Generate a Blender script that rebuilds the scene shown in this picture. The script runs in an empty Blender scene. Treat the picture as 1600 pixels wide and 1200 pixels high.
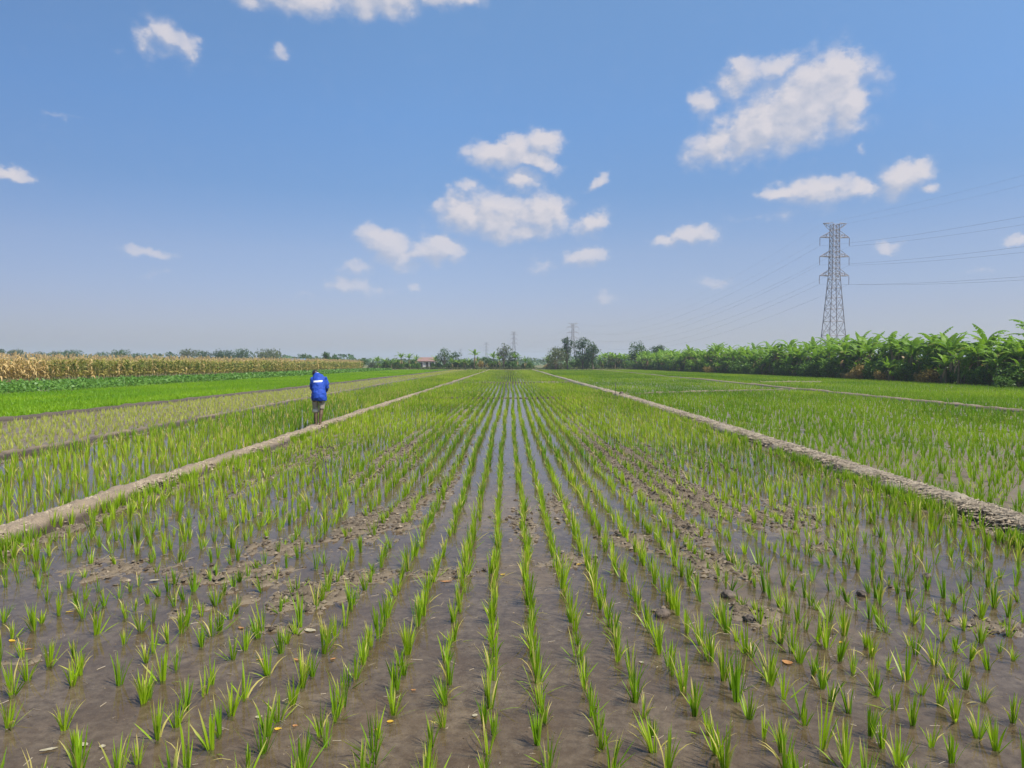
import bpy, math, random
import numpy as np
from mathutils import Vector, Matrix, Euler

R = math.radians
scene = bpy.context.scene
COL = scene.collection

# ---------------------------------------------------------------- camera
FPX, HZ, VPX, CAMH = 1110.0, 567.0, 797.0, 1.8      # focal length in 1600 px widths, horizon row
cam_d = bpy.data.cameras.new('camera')
cam = bpy.data.objects.new('camera', cam_d)
COL.objects.link(cam)
cam_d.sensor_fit = 'HORIZONTAL'
cam_d.sensor_width = 36.0
cam_d.lens = 36.0 * FPX / 1600.0
cam_d.clip_start = 0.1
cam_d.clip_end = 12000
cam.location = (0, 0, CAMH)
cam.rotation_euler = (R(90) - math.atan((600 - HZ) / FPX), 0, -math.atan((800 - VPX) / FPX))
scene.camera = cam

# ---------------------------------------------------------------- light
SUN_EL, SUN_AZ = 56.0, 125.0            # azimuth clockwise from +Y: from the right, a little behind
sd = Vector((math.sin(R(SUN_AZ)) * math.cos(R(SUN_EL)), math.cos(R(SUN_AZ)) * math.cos(R(SUN_EL)), math.sin(R(SUN_EL))))
sun_d = bpy.data.lights.new('sun', 'SUN')
sun = bpy.data.objects.new('sun', sun_d)
COL.objects.link(sun)
sun_d.energy = 4.2
sun_d.angle = R(0.5)
sun_d.color = (1.0, 0.955, 0.88)
sun.location = (60, -30, 90)
sun.rotation_euler = sd.to_track_quat('Z', 'Y').to_euler()

vs = scene.view_settings
vs.view_transform = 'Standard'
vs.look = 'None'
vs.gamma = 1.0
vs.exposure = 0.60
scene.cycles.use_denoising = True
scene.cycles.use_adaptive_sampling = True
scene.cycles.adaptive_threshold = 0.02
scene.cycles.max_bounces = 6
scene.cycles.diffuse_bounces = 2
scene.cycles.glossy_bounces = 2
scene.cycles.transmission_bounces = 2
scene.cycles.volume_bounces = 1
scene.cycles.transparent_max_bounces = 8
scene.cycles.caustics_reflective = False
scene.cycles.caustics_refractive = False


# ---------------------------------------------------------------- node helpers
class NT:
    def __init__(self, tree):
        self.t = tree

    def n(self, typ, **kw):
        nd = self.t.nodes.new(typ)
        for k, v in kw.items():
            if k.startswith('i_'):
                nd.inputs[k[2:].replace('_', ' ')].default_value = v
            else:
                setattr(nd, k, v)
        return nd

    def l(self, a, b):
        self.t.links.new(a, b)

    def math(self, op, a, b=None, c=None, clamp=False):
        nd = self.t.nodes.new('ShaderNodeMath')
        nd.operation = op
        nd.use_clamp = clamp
        for i, v in enumerate((a, b, c)):
            if v is None:
                continue
            if hasattr(v, 'links'):
                self.l(v, nd.inputs[i])
            else:
                nd.inputs[i].default_value = v
        return nd.outputs[0]

    def mix(self, f, a, b, mode='MIX'):
        nd = self.t.nodes.new('ShaderNodeMix')
        nd.data_type = 'RGBA'
        nd.blend_type = mode
        for s, v in ((nd.inputs[0], f), (nd.inputs[6], a), (nd.inputs[7], b)):
            if hasattr(v, 'links'):
                self.l(v, s)
            elif isinstance(v, (int, float)):
                s.default_value = v
            else:
                s.default_value = (v[0], v[1], v[2], 1)
        return nd.outputs[2]

    def rng(self, v, a, b, c=0.0, d=1.0, smooth=False):
        nd = self.t.nodes.new('ShaderNodeMapRange')
        nd.interpolation_type = 'SMOOTHSTEP' if smooth else 'LINEAR'
        self.l(v, nd.inputs[0])
        for i, x in enumerate((a, b, c, d)):
            nd.inputs[i + 1].default_value = x
        return nd.outputs[0]

    def noise(self, vec, scale, detail=3.0, rough=0.5, out=0, dist=0.0):
        nd = self.t.nodes.new('ShaderNodeTexNoise')
        nd.inputs['Scale'].default_value = scale
        nd.inputs['Detail'].default_value = detail
        nd.inputs['Roughness'].default_value = rough
        nd.inputs['Distortion'].default_value = dist
        if vec is not None:
            self.l(vec, nd.inputs['Vector'])
        return nd.outputs[out]

    def attr(self, name):
        nd = self.t.nodes.new('ShaderNodeAttribute')
        nd.attribute_name = name
        return nd.outputs['Fac']


def new_mat(name):
    m = bpy.data.materials.new(name)
    m.use_nodes = True
    m.node_tree.nodes.clear()
    t = NT(m.node_tree)
    out = t.n('ShaderNodeOutputMaterial')
    return m, t, out


# ---------------------------------------------------------------- sky with clouds (by direction, at infinity)
def build_world():
    w = bpy.data.worlds.new('World')
    scene.world = w
    w.use_nodes = True
    nt = w.node_tree
    nt.nodes.clear()
    t = NT(nt)
    out = t.n('ShaderNodeOutputWorld')
    sky = t.n('ShaderNodeTexSky', sky_type='NISHITA')
    sky.sun_disc = False
    sky.sun_elevation = R(SUN_EL)
    sky.sun_rotation = R(SUN_AZ)
    sky.altitude = 0
    sky.air_density = 1.0
    sky.dust_density = 1.0
    sky.ozone_density = 3.0
    STR = 0.12
    tc = t.n('ShaderNodeTexCoord')
    sep = t.n('ShaderNodeSeparateXYZ')
    t.l(tc.outputs['Generated'], sep.inputs[0])
    az = t.math('ARCTAN2', sep.outputs[0], sep.outputs[1])
    el = t.math('ARCSINE', sep.outputs[2])
    comb = t.n('ShaderNodeCombineXYZ')
    t.l(az, comb.inputs[0]); t.l(el, comb.inputs[1])
    # the humid tropical air: duller and greyer low down than the clear-air sky model
    ramp = t.n('ShaderNodeValToRGB')
    cr = ramp.color_ramp
    stops = [(0.0, (.54, .52, .66)), (.12, (.60, .54, .66)), (.26, (.66, .62, .70)), (.40, (.57, .66, .77)), (.56, (.62, .78, .91)), (.80, (.77, .93, 1.0)), (1.0, (.80, .93, 1.0))]
    while len(cr.elements) < len(stops): cr.elements.new(.5)
    for e_, (p_, c_) in zip(cr.elements, stops):
        e_.position = p_; e_.color = (c_[0], c_[1], c_[2], 1)
    t.l(t.rng(el, 0.0, .58), ramp.inputs[0])
    skyc = t.mix(1.0, sky.outputs[0], (STR, STR, STR), 'MULTIPLY')
    skyc = t.mix(1.0, skyc, ramp.outputs[0], 'MULTIPLY')
    skyc = t.mix(t.rng(az, -.75, -.12, .48, 0.0), skyc, t.mix(1.0, skyc, (.55, .55, .62), 'MULTIPLY'))
    # blob list: photo px centre, radii px, rotation deg, strength
    B = [
        # large cloud upper right
        (1262, 160, 100, 62, 20, 1.0), (1318, 165, 40, 48, 0, .85), (1300, 125, 55, 42, 10, .9), (1180, 200, 90, 50, 28, .85), (1120, 232, 60, 32, 15, .72),
        (1150, 130, 45, 32, 10, .72), (1095, 168, 30, 24, 30, .62), (1235, 205, 60, 36, 20, .75), (1150, 108, 26, 15, 0, .6),
        (1210, 110, 55, 22, 10, .62), (1338, 150, 18, 30, -30, .6),
        # right pair
        (1265, 300, 68, 25, 0, .95), (1230, 303, 48, 15, 0, .8), (1410, 276, 50, 30, 5, .95), (1345, 296, 45, 18, 0, .7), (1450, 296, 22, 12, 0, .6),
        (1075, 368, 42, 18, 8, .9), (1045, 376, 32, 10, 0, .7), (1105, 372, 28, 14, 0, .6),
        (1384, 388, 24, 12, 5, .62), (1594, 376, 26, 11, 0, .8), (1342, 234, 12, 12, 40, .5), (1110, 445, 36, 13, 0, .42),
        # centre
        (785, 240, 58, 25, 6, .95), (845, 228, 34, 22, 0, .9), (830, 250, 48, 16, -20, .8), (812, 283, 38, 20, 0, .72),
        (775, 340, 95, 36, 0, 1.0), (850, 335, 42, 32, 0, .9), (722, 332, 44, 32, 0, .85), (805, 366, 70, 18, 0, .72), (735, 298, 28, 14, 0, .5),
        (925, 348, 36, 24, 18, .72), (930, 290, 24, 9, 35, .58), (912, 400, 38, 18, 0, .75), (848, 416, 26, 14, 0, .55), (950, 466, 34, 12, 0, .36),
        # left centre
        (600, 378, 40, 24, -12, .95), (615, 396, 48, 26, -20, .8), (685, 392, 44, 22, 8, .9), (648, 402, 55, 16, 0, .7),
        (545, 446, 44, 14, 5, .55), (600, 452, 55, 14, 0, .4), (645, 450, 14, 11, 0, .42), (480, 462, 20, 7, 0, .4), (560, 420, 36, 12, 8, .4),
        # upper left wisps
        (262, 62, 40, 22, -38, .6), (300, 85, 24, 28, 20, .52), (235, 72, 22, 26, 10, .52), (447, 88, 20, 13, 0, .45), (188, 86, 14, 9, 0, .36),
        (237, 398, 56, 12, -2, .52), (235, 428, 34, 8, 0, .3), (25, 273, 36, 13, 0, .66), (105, 188, 34, 7, 0, .3),
        # top edge band
        (470, -2, 95, 26, 0, .85), (590, 2, 85, 30, 0, .9), (690, -4, 80, 22, 0, .85), (400, 6, 42, 16, 0, .6),
        (1530, 425, 34, 8, 0, .4), (1220, 335, 130, 12, 0, .26),
        # outside the frame
        (-300, 200, 150, 60, 10, .9), (1900, 180, 130, 60, 0, .9), (800, -400, 200, 60, 5, .8), (300, -600, 200, 80, 0, .8),
    ]
    g = bpy.data.node_groups.new('cloud_field', 'ShaderNodeTree')
    g.interface.new_socket('Vector', in_out='INPUT', socket_type='NodeSocketVector')
    g.interface.new_socket('Field', in_out='OUTPUT', socket_type='NodeSocketFloat')
    q = NT(g)
    gi = q.n('NodeGroupInput'); go = q.n('NodeGroupOutput')
    acc = None
    src = gi.outputs[0]
    for bi, (px, py, rx, ry, rot, amp) in enumerate(B):
        if bi and bi % 4 == 0:
            # evaluate the list in short batches (keeps the shader's stack small)
            sv = q.n('ShaderNodeVectorMath', operation='SCALE'); sv.inputs[0].default_value = (1e-6, 1e-6, 0); q.l(acc, sv.inputs['Scale'])
            ad = q.n('ShaderNodeVectorMath', operation='ADD'); q.l(gi.outputs[0], ad.inputs[0]); q.l(sv.outputs[0], ad.inputs[1])
            src = ad.outputs[0]
        a = math.atan((px - VPX) / FPX)
        e = math.atan((HZ - py) / FPX * math.cos(a))
        sc_ = math.cos(a) ** 2
        mp = q.n('ShaderNodeMapping', vector_type='TEXTURE')
        mp.inputs['Location'].default_value = (a, e, 0)
        mp.inputs['Rotation'].default_value = (0, 0, R(rot))
        mp.inputs['Scale'].default_value = (1.42 * rx / FPX * sc_, 1.42 * ry / FPX * math.cos(a), 1)
        q.l(src, mp.inputs[0])
        ln = q.n('ShaderNodeVectorMath', operation='LENGTH')
        q.l(mp.outputs[0], ln.inputs[0])
        v = q.rng(ln.outputs['Value'], 1.25, 0.0, 0.0, min(1.0, amp + .13), smooth=True)
        acc = v if acc is None else q.math('SMOOTH_MAX', acc, v, 0.12)
    q.l(acc, go.inputs[0])

    def field(vec):
        # ragged edge: warp the position a little and add fractal noise
        mpn = t.n('ShaderNodeMapping')
        mpn.inputs['Scale'].default_value = (1.0, 1.35, 1.0)
        t.l(vec, mpn.inputs[0])
        wcol = t.noise(mpn.outputs[0], 26, 5, .6, out=1)
        vm = t.n('ShaderNodeVectorMath', operation='SUBTRACT'); t.l(wcol, vm.inputs[0]); vm.inputs[1].default_value = (.5, .5, .5)
        vs_ = t.n('ShaderNodeVectorMath', operation='SCALE'); t.l(vm.outputs[0], vs_.inputs[0]); vs_.inputs['Scale'].default_value = .034
        va = t.n('ShaderNodeVectorMath', operation='ADD'); t.l(vec, va.inputs[0]); t.l(vs_.outputs[0], va.inputs[1])
        grp = nt.nodes.new('ShaderNodeGroup'); grp.node_tree = g
        t.l(va.outputs[0], grp.inputs[0])
        nz = t.noise(mpn.outputs[0], 42, 8, .58)
        vo = t.n('ShaderNodeTexVoronoi', feature='SMOOTH_F1'); vo.inputs['Scale'].default_value = 34; vo.inputs['Smoothness'].default_value = .35
        vo.inputs['Detail'].default_value = 1.5; vo.inputs['Roughness'].default_value = .5
        t.l(va.outputs[0], vo.inputs['Vector'])
        nz2 = t.math('SUBTRACT', 1.0, vo.outputs['Distance'])
        gate = t.rng(grp.outputs[0], .0, .22, 0, 1)
        dn = t.math('MULTIPLY_ADD', t.math('SUBTRACT', nz2, .40), .42, t.math('MULTIPLY', t.math('SUBTRACT', nz, .5), .66))
        return t.math('MULTIPLY_ADD', dn, gate, grp.outputs[0]), grp.outputs[0]

    F0, raw = field(comb.outputs[0])
    off = t.n('ShaderNodeVectorMath', operation='ADD'); off.inputs[1].default_value = (.008, .014, 0)
    t.l(comb.outputs[0], off.inputs[0])
    F1, _ = field(off.outputs[0])
    emb = t.rng(t.math('SUBTRACT', F0, F1), -.24, .30, 0, 1)
    CR = t.rng(t.math('SUBTRACT', F0, F1), -.05, .25, 0, 1)
    soft = t.rng(F0, .04, .80, 0, 1, smooth=True)
    crisp = t.rng(F0, .14, .60, 0, 1, smooth=True)
    dens = t.math('ADD', t.math('MULTIPLY', crisp, CR), t.math('MULTIPLY', soft, t.math('SUBTRACT', 1.0, CR)))
    lit = t.mix(emb, (.325, .345, .415), (.480, .455, .475))  # sunlit edges and grey undersides of the clouds painted in by the emboss
    # clouds low over the horizon sink into the hazy air
    low = t.rng(el, .02, .20, .35, 1.0)
    dens2 = t.math('MULTIPLY', t.math('MULTIPLY', dens, t.rng(raw, .1, .8, .35, .92)), low)
    colr = t.mix(dens2, skyc, lit)
    bg = t.n('ShaderNodeBackground'); bg.inputs[1].default_value = 1.0
    t.l(colr, bg.inputs[0])
    t.l(bg.outputs[0], out.inputs[0])
    w.cycles.sampling_method = 'MANUAL'
    w.cycles.sample_map_resolution = 512


build_world()


# ---------------------------------------------------------------- object helpers
def tag(o, label=None, cat=None, group=None, kind=None):
    if label: o['label'] = label
    if cat: o['category'] = cat
    if group: o['group'] = group
    if kind: o['kind'] = kind
    return o


def link(o, parent=None):
    COL.objects.link(o)
    if parent is not None:
        o.parent = parent
    return o


def np_mesh(name, V, F, attrs=None, smooth=False, mats=(), midx=None):
    """V (n,3); F list of arrays (m,3) and/or (k,4); attrs {name: (n,) floats}"""
    me = bpy.data.meshes.new(name)
    V = np.asarray(V, dtype=np.float32)
    me.vertices.add(len(V))
    me.vertices.foreach_set('co', V.ravel())
    Fs = [np.asarray(f, dtype=np.int32) for f in F if len(f)]
    loops = np.concatenate([f.ravel() for f in Fs])
    sizes = np.concatenate([np.full(len(f), f.shape[1], dtype=np.int32) for f in Fs])
    starts = np.concatenate([[0], np.cumsum(sizes)[:-1]]).astype(np.int32)
    me.loops.add(len(loops)); me.loops.foreach_set('vertex_index', loops)
    me.polygons.add(len(sizes)); me.polygons.foreach_set('loop_start', starts)
    me.polygons.foreach_set('use_smooth', np.full(len(sizes), smooth))
    if midx is not None:
        me.polygons.foreach_set('material_index', np.asarray(midx, dtype=np.int32))
    me.update(calc_edges=True)
    for k, v in (attrs or {}).items():
        a = me.attributes.new(k, 'FLOAT', 'POINT')
        a.data.foreach_set('value', np.asarray(v, dtype=np.float32))
    for m in mats:
        me.materials.append(m)
    return me


def obj(name, me, parent=None):
    return link(bpy.data.objects.new(name, me), parent)


def empty(name, loc, rz=0.0):
    o = bpy.data.objects.new(name, None)
    o.location = loc
    o.rotation_euler = (0, 0, rz)
    o.empty_display_size = .2
    return link(o)


def copy_tree(o, parent=None):
    kids = list(o.children)
    c = o.copy()
    COL.objects.link(c)
    if parent is not None:
        c.parent = parent
    for ch in kids:
        copy_tree(ch, c)
    return c


class MB:
    """collects pieces of one mesh"""
    def __init__(self):
        self.V, self.Q, self.T, self.A, self.n = [], [], [], {}, 0

    def add(self, V, Q=None, T=None, **attrs):
        V = np.asarray(V, float)
        if Q is not None and len(Q): self.Q.append(np.asarray(Q, int) + self.n)
        if T is not None and len(T): self.T.append(np.asarray(T, int) + self.n)
        self.V.append(V)
        for k, v in attrs.items():
            self.A.setdefault(k, []).append(np.broadcast_to(np.asarray(v, float), (len(V),)))
        self.n += len(V)

    def tube(self, pts, rad, n=8, cap=True, **attrs):
        pts = np.asarray(pts, float)
        rad = np.broadcast_to(np.asarray(rad, float), (len(pts),))
        rings = []
        for i, p in enumerate(pts):
            a = pts[min(i + 1, len(pts) - 1)] - pts[max(i - 1, 0)]
            a = a / (np.linalg.norm(a) + 1e-9)
            ref = np.array([1., 0, 0]) if abs(a[0]) < .8 else np.array([0, 1., 0])
            u = np.cross(a, ref); u /= np.linalg.norm(u)
            v = np.cross(a, u)
            th = np.linspace(0, 2 * np.pi, n, endpoint=False)
            rings.append(p + rad[i] * (np.outer(np.cos(th), u) + np.outer(np.sin(th), v)))
        V = np.concatenate(rings)
        Q = []
        for i in range(len(pts) - 1):
            for j in range(n):
                k = (j + 1) % n
                Q.append((i * n + j, i * n + k, (i + 1) * n + k, (i + 1) * n + j))
        T = []
        if cap:
            V = np.concatenate([V, pts[:1], pts[-1:]])
            c0, c1 = len(V) - 2, len(V) - 1
            b = (len(pts) - 1) * n
            for j in range(n):
                k = (j + 1) % n
                T.append((c0, k, j)); T.append((c1, b + j, b + k))
        self.add(V, Q, T, **attrs)

    def bar(self, a, b, r, **attrs):
        self.tube([a, b], r, n=4, cap=False, **attrs)

    def ellipsoid(self, c, r, rot=None, nu=16, nv=10, **attrs):
        V = []
        for i in range(nv + 1):
            ph = math.pi * i / nv
            for j in range(nu):
                th = 2 * math.pi * j / nu
                V.append((math.sin(ph) * math.cos(th) * r[0], math.sin(ph) * math.sin(th) * r[1], math.cos(ph) * r[2]))
        V = np.array(V)
        if rot is not None:
            V = V @ np.array(rot).T
        V = V + np.array(c)
        Q = [(i * nu + j, (i + 1) * nu + j, (i + 1) * nu + (j + 1) % nu, i * nu + (j + 1) % nu) for i in range(nv) for j in range(nu)]
        self.add(V, Q, **attrs)

    def box(self, c, s, rz=0.0, **attrs):
        V = np.array([(x, y, z) for x in (-.5, .5) for y in (-.5, .5) for z in (-.5, .5)]) * np.array(s)
        cr, sr = math.cos(rz), math.sin(rz)
        V = np.stack([V[:, 0] * cr - V[:, 1] * sr, V[:, 0] * sr + V[:, 1] * cr, V[:, 2]], 1) + np.array(c)
        self.add(V, [(0, 1, 3, 2), (4, 6, 7, 5), (0, 4, 5, 1), (2, 3, 7, 6), (0, 2, 6, 4), (1, 5, 7, 3)], **attrs)

    def mesh(self, name, mats=(), smooth=False):
        V = np.concatenate(self.V)
        F = []
        if self.Q: F.append(np.concatenate(self.Q))
        if self.T: F.append(np.concatenate(self.T))
        at = {k: np.concatenate(v) for k, v in self.A.items()}
        at = {k: v for k, v in at.items() if len(v) == len(V)}
        return np_mesh(name, V, F, at, smooth, mats)


# ---------------------------------------------------------------- numpy noise
def _hash(ix, iy, seed):
    h = (ix.astype(np.int64) * 374761393 + iy.astype(np.int64) * 668265263 + seed * 974634777) & 0xffffffff
    h = ((h ^ (h >> 13)) * 1274126177) & 0xffffffff
    h = h ^ (h >> 16)
    return (h & 0xffff) / 65535.0


def vnoise(x, y, seed=0):
    x = np.asarray(x, float); y = np.asarray(y, float)
    ix, iy = np.floor(x), np.floor(y)
    fx, fy = x - ix, y - iy
    fx = fx * fx * (3 - 2 * fx); fy = fy * fy * (3 - 2 * fy)
    a, b = _hash(ix, iy, seed), _hash(ix + 1, iy, seed)
    c, d = _hash(ix, iy + 1, seed), _hash(ix + 1, iy + 1, seed)
    return (a * (1 - fx) + b * fx) * (1 - fy) + (c * (1 - fx) + d * fx) * fy


def fbm(x, y, seed=0, oct=4, gain=.5):
    s, a, tot = 0, 1.0, 0
    for i in range(oct):
        s = s + a * vnoise(x * 2 ** i + 17.3 * i, y * 2 ** i - 9.1 * i, seed + i)
        tot += a
        a *= gain
    return s / tot


def sstep(a, b, x):
    t = np.clip((x - a) / (b - a), 0, 1)
    return t * t * (3 - 2 * t)


def at_px(px, py, z=0.0):
    """ground point of a photo pixel"""
    Y = (CAMH - z) * FPX / (py - HZ)
    return ((px - VPX) / FPX * Y, Y)


def x_at(px, Y):
    return (px - VPX) / FPX * Y


def z_at(py, Y):
    return CAMH + (HZ - py) / FPX * Y


# ---------------------------------------------------------------- materials
def leaf_mat(name, c_low, c_high, c_tip=None, trans=.35, rough=.45, spec=.35, noise_scale=0, tcol=1.25, tipstart=.55):
    m, t, out = new_mat(name)
    col = t.mix(t.attr('tint'), c_low, c_high)
    if c_tip is not None:
        f = t.math('MULTIPLY', t.rng(t.attr('t'), tipstart, 1.0), t.attr('dry'), clamp=True)
        col = t.mix(f, col, c_tip)
    p = t.n('ShaderNodeBsdfPrincipled')
    t.l(col, p.inputs['Base Color'])
    p.inputs['Roughness'].default_value = rough
    p.inputs['Specular IOR Level'].default_value = spec
    tr = t.n('ShaderNodeBsdfTranslucent')
    t.l(t.mix(1.0, col, (tcol, tcol * 1.05, tcol * .6), 'MULTIPLY'), tr.inputs[0])
    ms = t.n('ShaderNodeMixShader'); ms.inputs[0].default_value = trans
    t.l(p.outputs[0], ms.inputs[1]); t.l(tr.outputs[0], ms.inputs[2])
    t.l(ms.outputs[0], out.inputs[0])
    return m


def plain(name, col, rough=.7, metal=0.0, col2=None, scale=8, bump=0, spec=.5):
    m, t, out = new_mat(name)
    p = t.n('ShaderNodeBsdfPrincipled')
    p.inputs['Roughness'].default_value = rough
    p.inputs['Metallic'].default_value = metal
    p.inputs['Specular IOR Level'].default_value = spec
    tc = t.n('ShaderNodeTexCoord')
    nz = t.noise(tc.outputs['Object'], scale, 5, .6)
    c2 = col2 or tuple(c * .72 for c in col)
    t.l(t.mix(t.rng(nz, .35, .65), c2, col), p.inputs['Base Color'])
    if bump:
        b = t.n('ShaderNodeBump'); b.inputs['Strength'].default_value = bump; b.inputs['Distance'].default_value = .02
        t.l(nz, b.inputs['Height']); t.l(b.outputs[0], p.inputs['Normal'])
    t.l(p.outputs[0], out.inputs[0])
    return m


M = {}
M['rice'] = leaf_mat('rice_leaf', (.130, .280, .006), (.37, .51, .016), (.60, .47, .16), trans=.42, tipstart=.42)
M['rice_dark'] = leaf_mat('rice_leaf_deep', (.115, .260, .006), (.31, .46, .014), (.42, .38, .08), trans=.42)
M['rice_bright'] = leaf_mat('rice_leaf_bright', (.17, .35, .008), (.29, .47, .012), None, trans=.45)
M['rice_pale'] = leaf_mat('rice_leaf_pale', (.34, .40, .060), (.54, .55, .12), (.52, .45, .16), trans=.4)
M['veg'] = leaf_mat('crop_leaf', (.085, .20, .025), (.16, .30, .042), None, trans=.35)
M['banana'] = leaf_mat('banana_leaf', (.085, .185, .014), (.225, .36, .034), (.20, .20, .05), trans=.38, rough=.5, spec=.22)
M['banana_dead'] = leaf_mat('banana_dead_leaf', (.20, .12, .05), (.36, .25, .11), None, trans=.2)
M['shrub'] = leaf_mat('shrub_leaf', (.040, .105, .012), (.14, .25, .026), None, trans=.3)
M['dryshrub'] = leaf_mat('dry_shrub_leaf', (.20, .14, .03), (.38, .27, .07), None, trans=.25)
M['tree'] = leaf_mat('tree_leaf', (.028, .075, .012), (.075, .145, .022), None, trans=.25)
M['treedark'] = leaf_mat('dark_tree_leaf', (.020, .058, .012), (.052, .110, .020), None, trans=.2)
M['treepale'] = leaf_mat('pale_tree_leaf', (.055, .085, .020), (.14, .16, .05), None, trans=.25)
M['corn_dry'] = leaf_mat('corn_dry_leaf', (.36, .235, .080), (.62, .45, .19), None, trans=.25, rough=.6)
M['corn_green'] = leaf_mat('corn_green_leaf', (.11, .17, .022), (.42, .36, .08), (.62, .46, .17), trans=.3, rough=.5)
M['corn_stalk'] = plain('corn_stalk', (.36, .28, .12), .7)
M['tassel'] = plain('corn_tassel', (.52, .37, .17), .8)
M['pseudostem'] = plain('banana_stem', (.17, .17, .06), .6, col2=(.12, .07, .035), scale=5)
M['bark'] = plain('bark', (.16, .12, .085), .9, bump=.6)
M['wood'] = plain('weathered_wood', (.10, .08, .06), .8, scale=20)
M['steel'] = plain('galvanised_steel', (.30, .29, .31), .55, .3, col2=(.24, .20, .20), scale=1.5)
M['cable'] = plain('cable_metal', (.16, .16, .18), .5, .3)
M['insul'] = plain('insulator', (.16, .12, .11), .3)
M['yellow_leaf'] = leaf_mat('fallen_yellow_leaf', (.55, .33, .03), (.72, .47, .05), None, trans=.2)
M['orange_leaf'] = leaf_mat('fallen_orange_leaf', (.36, .17, .06), (.48, .24, .09), None, trans=.2)
M['pale_leaf'] = leaf_mat('fallen_pale_leaf', (.36, .31, .19), (.48, .42, .29), None, trans=.2)
M['straw'] = plain('straw', (.38, .31, .215), .8, col2=(.22, .175, .12), scale=3)


def mud_mat(name, wet_c, dry_c, z0=.004, z1=.022, spec=.5, sc=1.0):
    m, t, out = new_mat(name)
    g = t.n('ShaderNodeNewGeometry')
    sep = t.n('ShaderNodeSeparateXYZ'); t.l(g.outputs['Position'], sep.inputs[0])
    nz = t.noise(g.outputs['Position'], 9 * sc, 6, .62)
    fine = t.noise(g.outputs['Position'], 70 * sc, 4, .6)
    big = t.noise(g.outputs['Position'], 1.1, 3, .5)
    h = t.math('MULTIPLY_ADD', t.math('SUBTRACT', nz, .5), .02, sep.outputs[2])
    f = t.rng(h, z0, z1)
    wet = t.mix(t.rng(nz, .3, .7), tuple(c * .48 for c in wet_c), wet_c)
    wet = t.mix(t.rng(big, .35, .65), wet, tuple(c * .82 for c in wet_c))
    dry = t.mix(t.rng(fine, .3, .7), tuple(c * .62 for c in dry_c), dry_c)
    col = t.mix(f, wet, dry)
    p = t.n('ShaderNodeBsdfPrincipled')
    t.l(col, p.inputs['Base Color'])
    t.l(t.rng(f, 0, 1, .38, .9), p.inputs['Roughness'])
    p.inputs['Specular IOR Level'].default_value = spec
    b = t.n('ShaderNodeBump'); b.inputs['Strength'].default_value = .9; b.inputs['Distance'].default_value = .012
    t.l(t.math('MULTIPLY_ADD', fine, .45, nz), b.inputs['Height'])
    t.l(b.outputs[0], p.inputs['Normal'])
    t.l(p.outputs[0], out.inputs[0])
    return m


M['mud'] = mud_mat('paddy_mud', (.222, .168, .104), (.142, .106, .064))
M['bund'] = mud_mat('dry_earth', (.085, .062, .042), (.275, .212, .145), z0=.07, z1=.135, spec=.25)
M['bund_grey'] = mud_mat('strawy_earth', (.085, .065, .045), (.330, .275, .200), z0=.05, z1=.12, spec=.2)
M['bund_dark'] = mud_mat('dark_earth', (.06, .045, .032), (.135, .105, .075), z0=.02, z1=.16, spec=.25)


def water_mat():
    m, t, out = new_mat('paddy_water')
    tr = t.n('ShaderNodeBsdfTransparent'); tr.inputs[0].default_value = (.80, .74, .66, 1)
    gl = t.n('ShaderNodeBsdfGlossy'); gl.inputs['Roughness'].default_value = .035
    g = t.n('ShaderNodeNewGeometry')
    nz = t.noise(g.outputs['Position'], 5, 3, .5)
    b = t.n('ShaderNodeBump'); b.inputs['Strength'].default_value = .25; b.inputs['Distance'].default_value = .010
    t.l(nz, b.inputs['Height'])
    t.l(b.outputs[0], gl.inputs['Normal'])
    fr = t.n('ShaderNodeFresnel'); fr.inputs[0].default_value = 1.33
    # thin murky layer: a little diffuse silt in the water
    df = t.n('ShaderNodeBsdfDiffuse'); m1 = t.noise(g.outputs['Position'], 16, 6, .7); m2 = t.noise(g.outputs['Position'], 2.2, 4, .6)
    sc_ = t.mix(t.rng(m1, .38, .60), (.118, .087, .052), (.245, .188, .122))
    sc_ = t.mix(t.rng(m2, .40, .62), sc_, t.mix(1.0, sc_, (.72, .74, .78), 'MULTIPLY'))
    t.l(sc_, df.inputs[0])
    ms0 = t.n('ShaderNodeMixShader'); t.l(t.rng(m2, .35, .65, .46, .22), ms0.inputs[0])
    t.l(tr.outputs[0], ms0.inputs[1]); t.l(df.outputs[0], ms0.inputs[2])
    ms = t.n('ShaderNodeMixShader')
    t.l(fr.outputs[0], ms.inputs[0]); t.l(ms0.outputs[0], ms.inputs[1]); t.l(gl.outputs[0], ms.inputs[2])
    t.l(ms.outputs[0], out.inputs[0])
    return m


M['water'] = water_mat()


def ground_mat():
    m, t, out = new_mat('far_ground')
    g = t.n('ShaderNodeNewGeometry')
    nz = t.noise(g.outputs['Position'], .02, 4, .6)
    n2 = t.noise(g.outputs['Position'], .6, 5, .6)
    c = t.mix(t.rng(nz, .4, .6), (.10, .15, .03), (.17, .15, .07))
    c = t.mix(t.rng(n2, .4, .7), c, (.13, .10, .06))
    p = t.n('ShaderNodeBsdfPrincipled'); p.inputs['Roughness'].default_value = .95
    p.inputs['Specular IOR Level'].default_value = .1
    t.l(c, p.inputs['Base Color'])
    t.l(p.outputs[0], out.inputs[0])
    return m


M['ground'] = ground_mat()

# ---------------------------------------------------------------- layout of the fields (metres; x right, y away)
ROWSP = .262


def pathx(pts):
    ys = [p[1] for p in pts]; xs = [p[0] for p in pts]
    return lambda y: np.interp(y, ys, xs)


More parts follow.
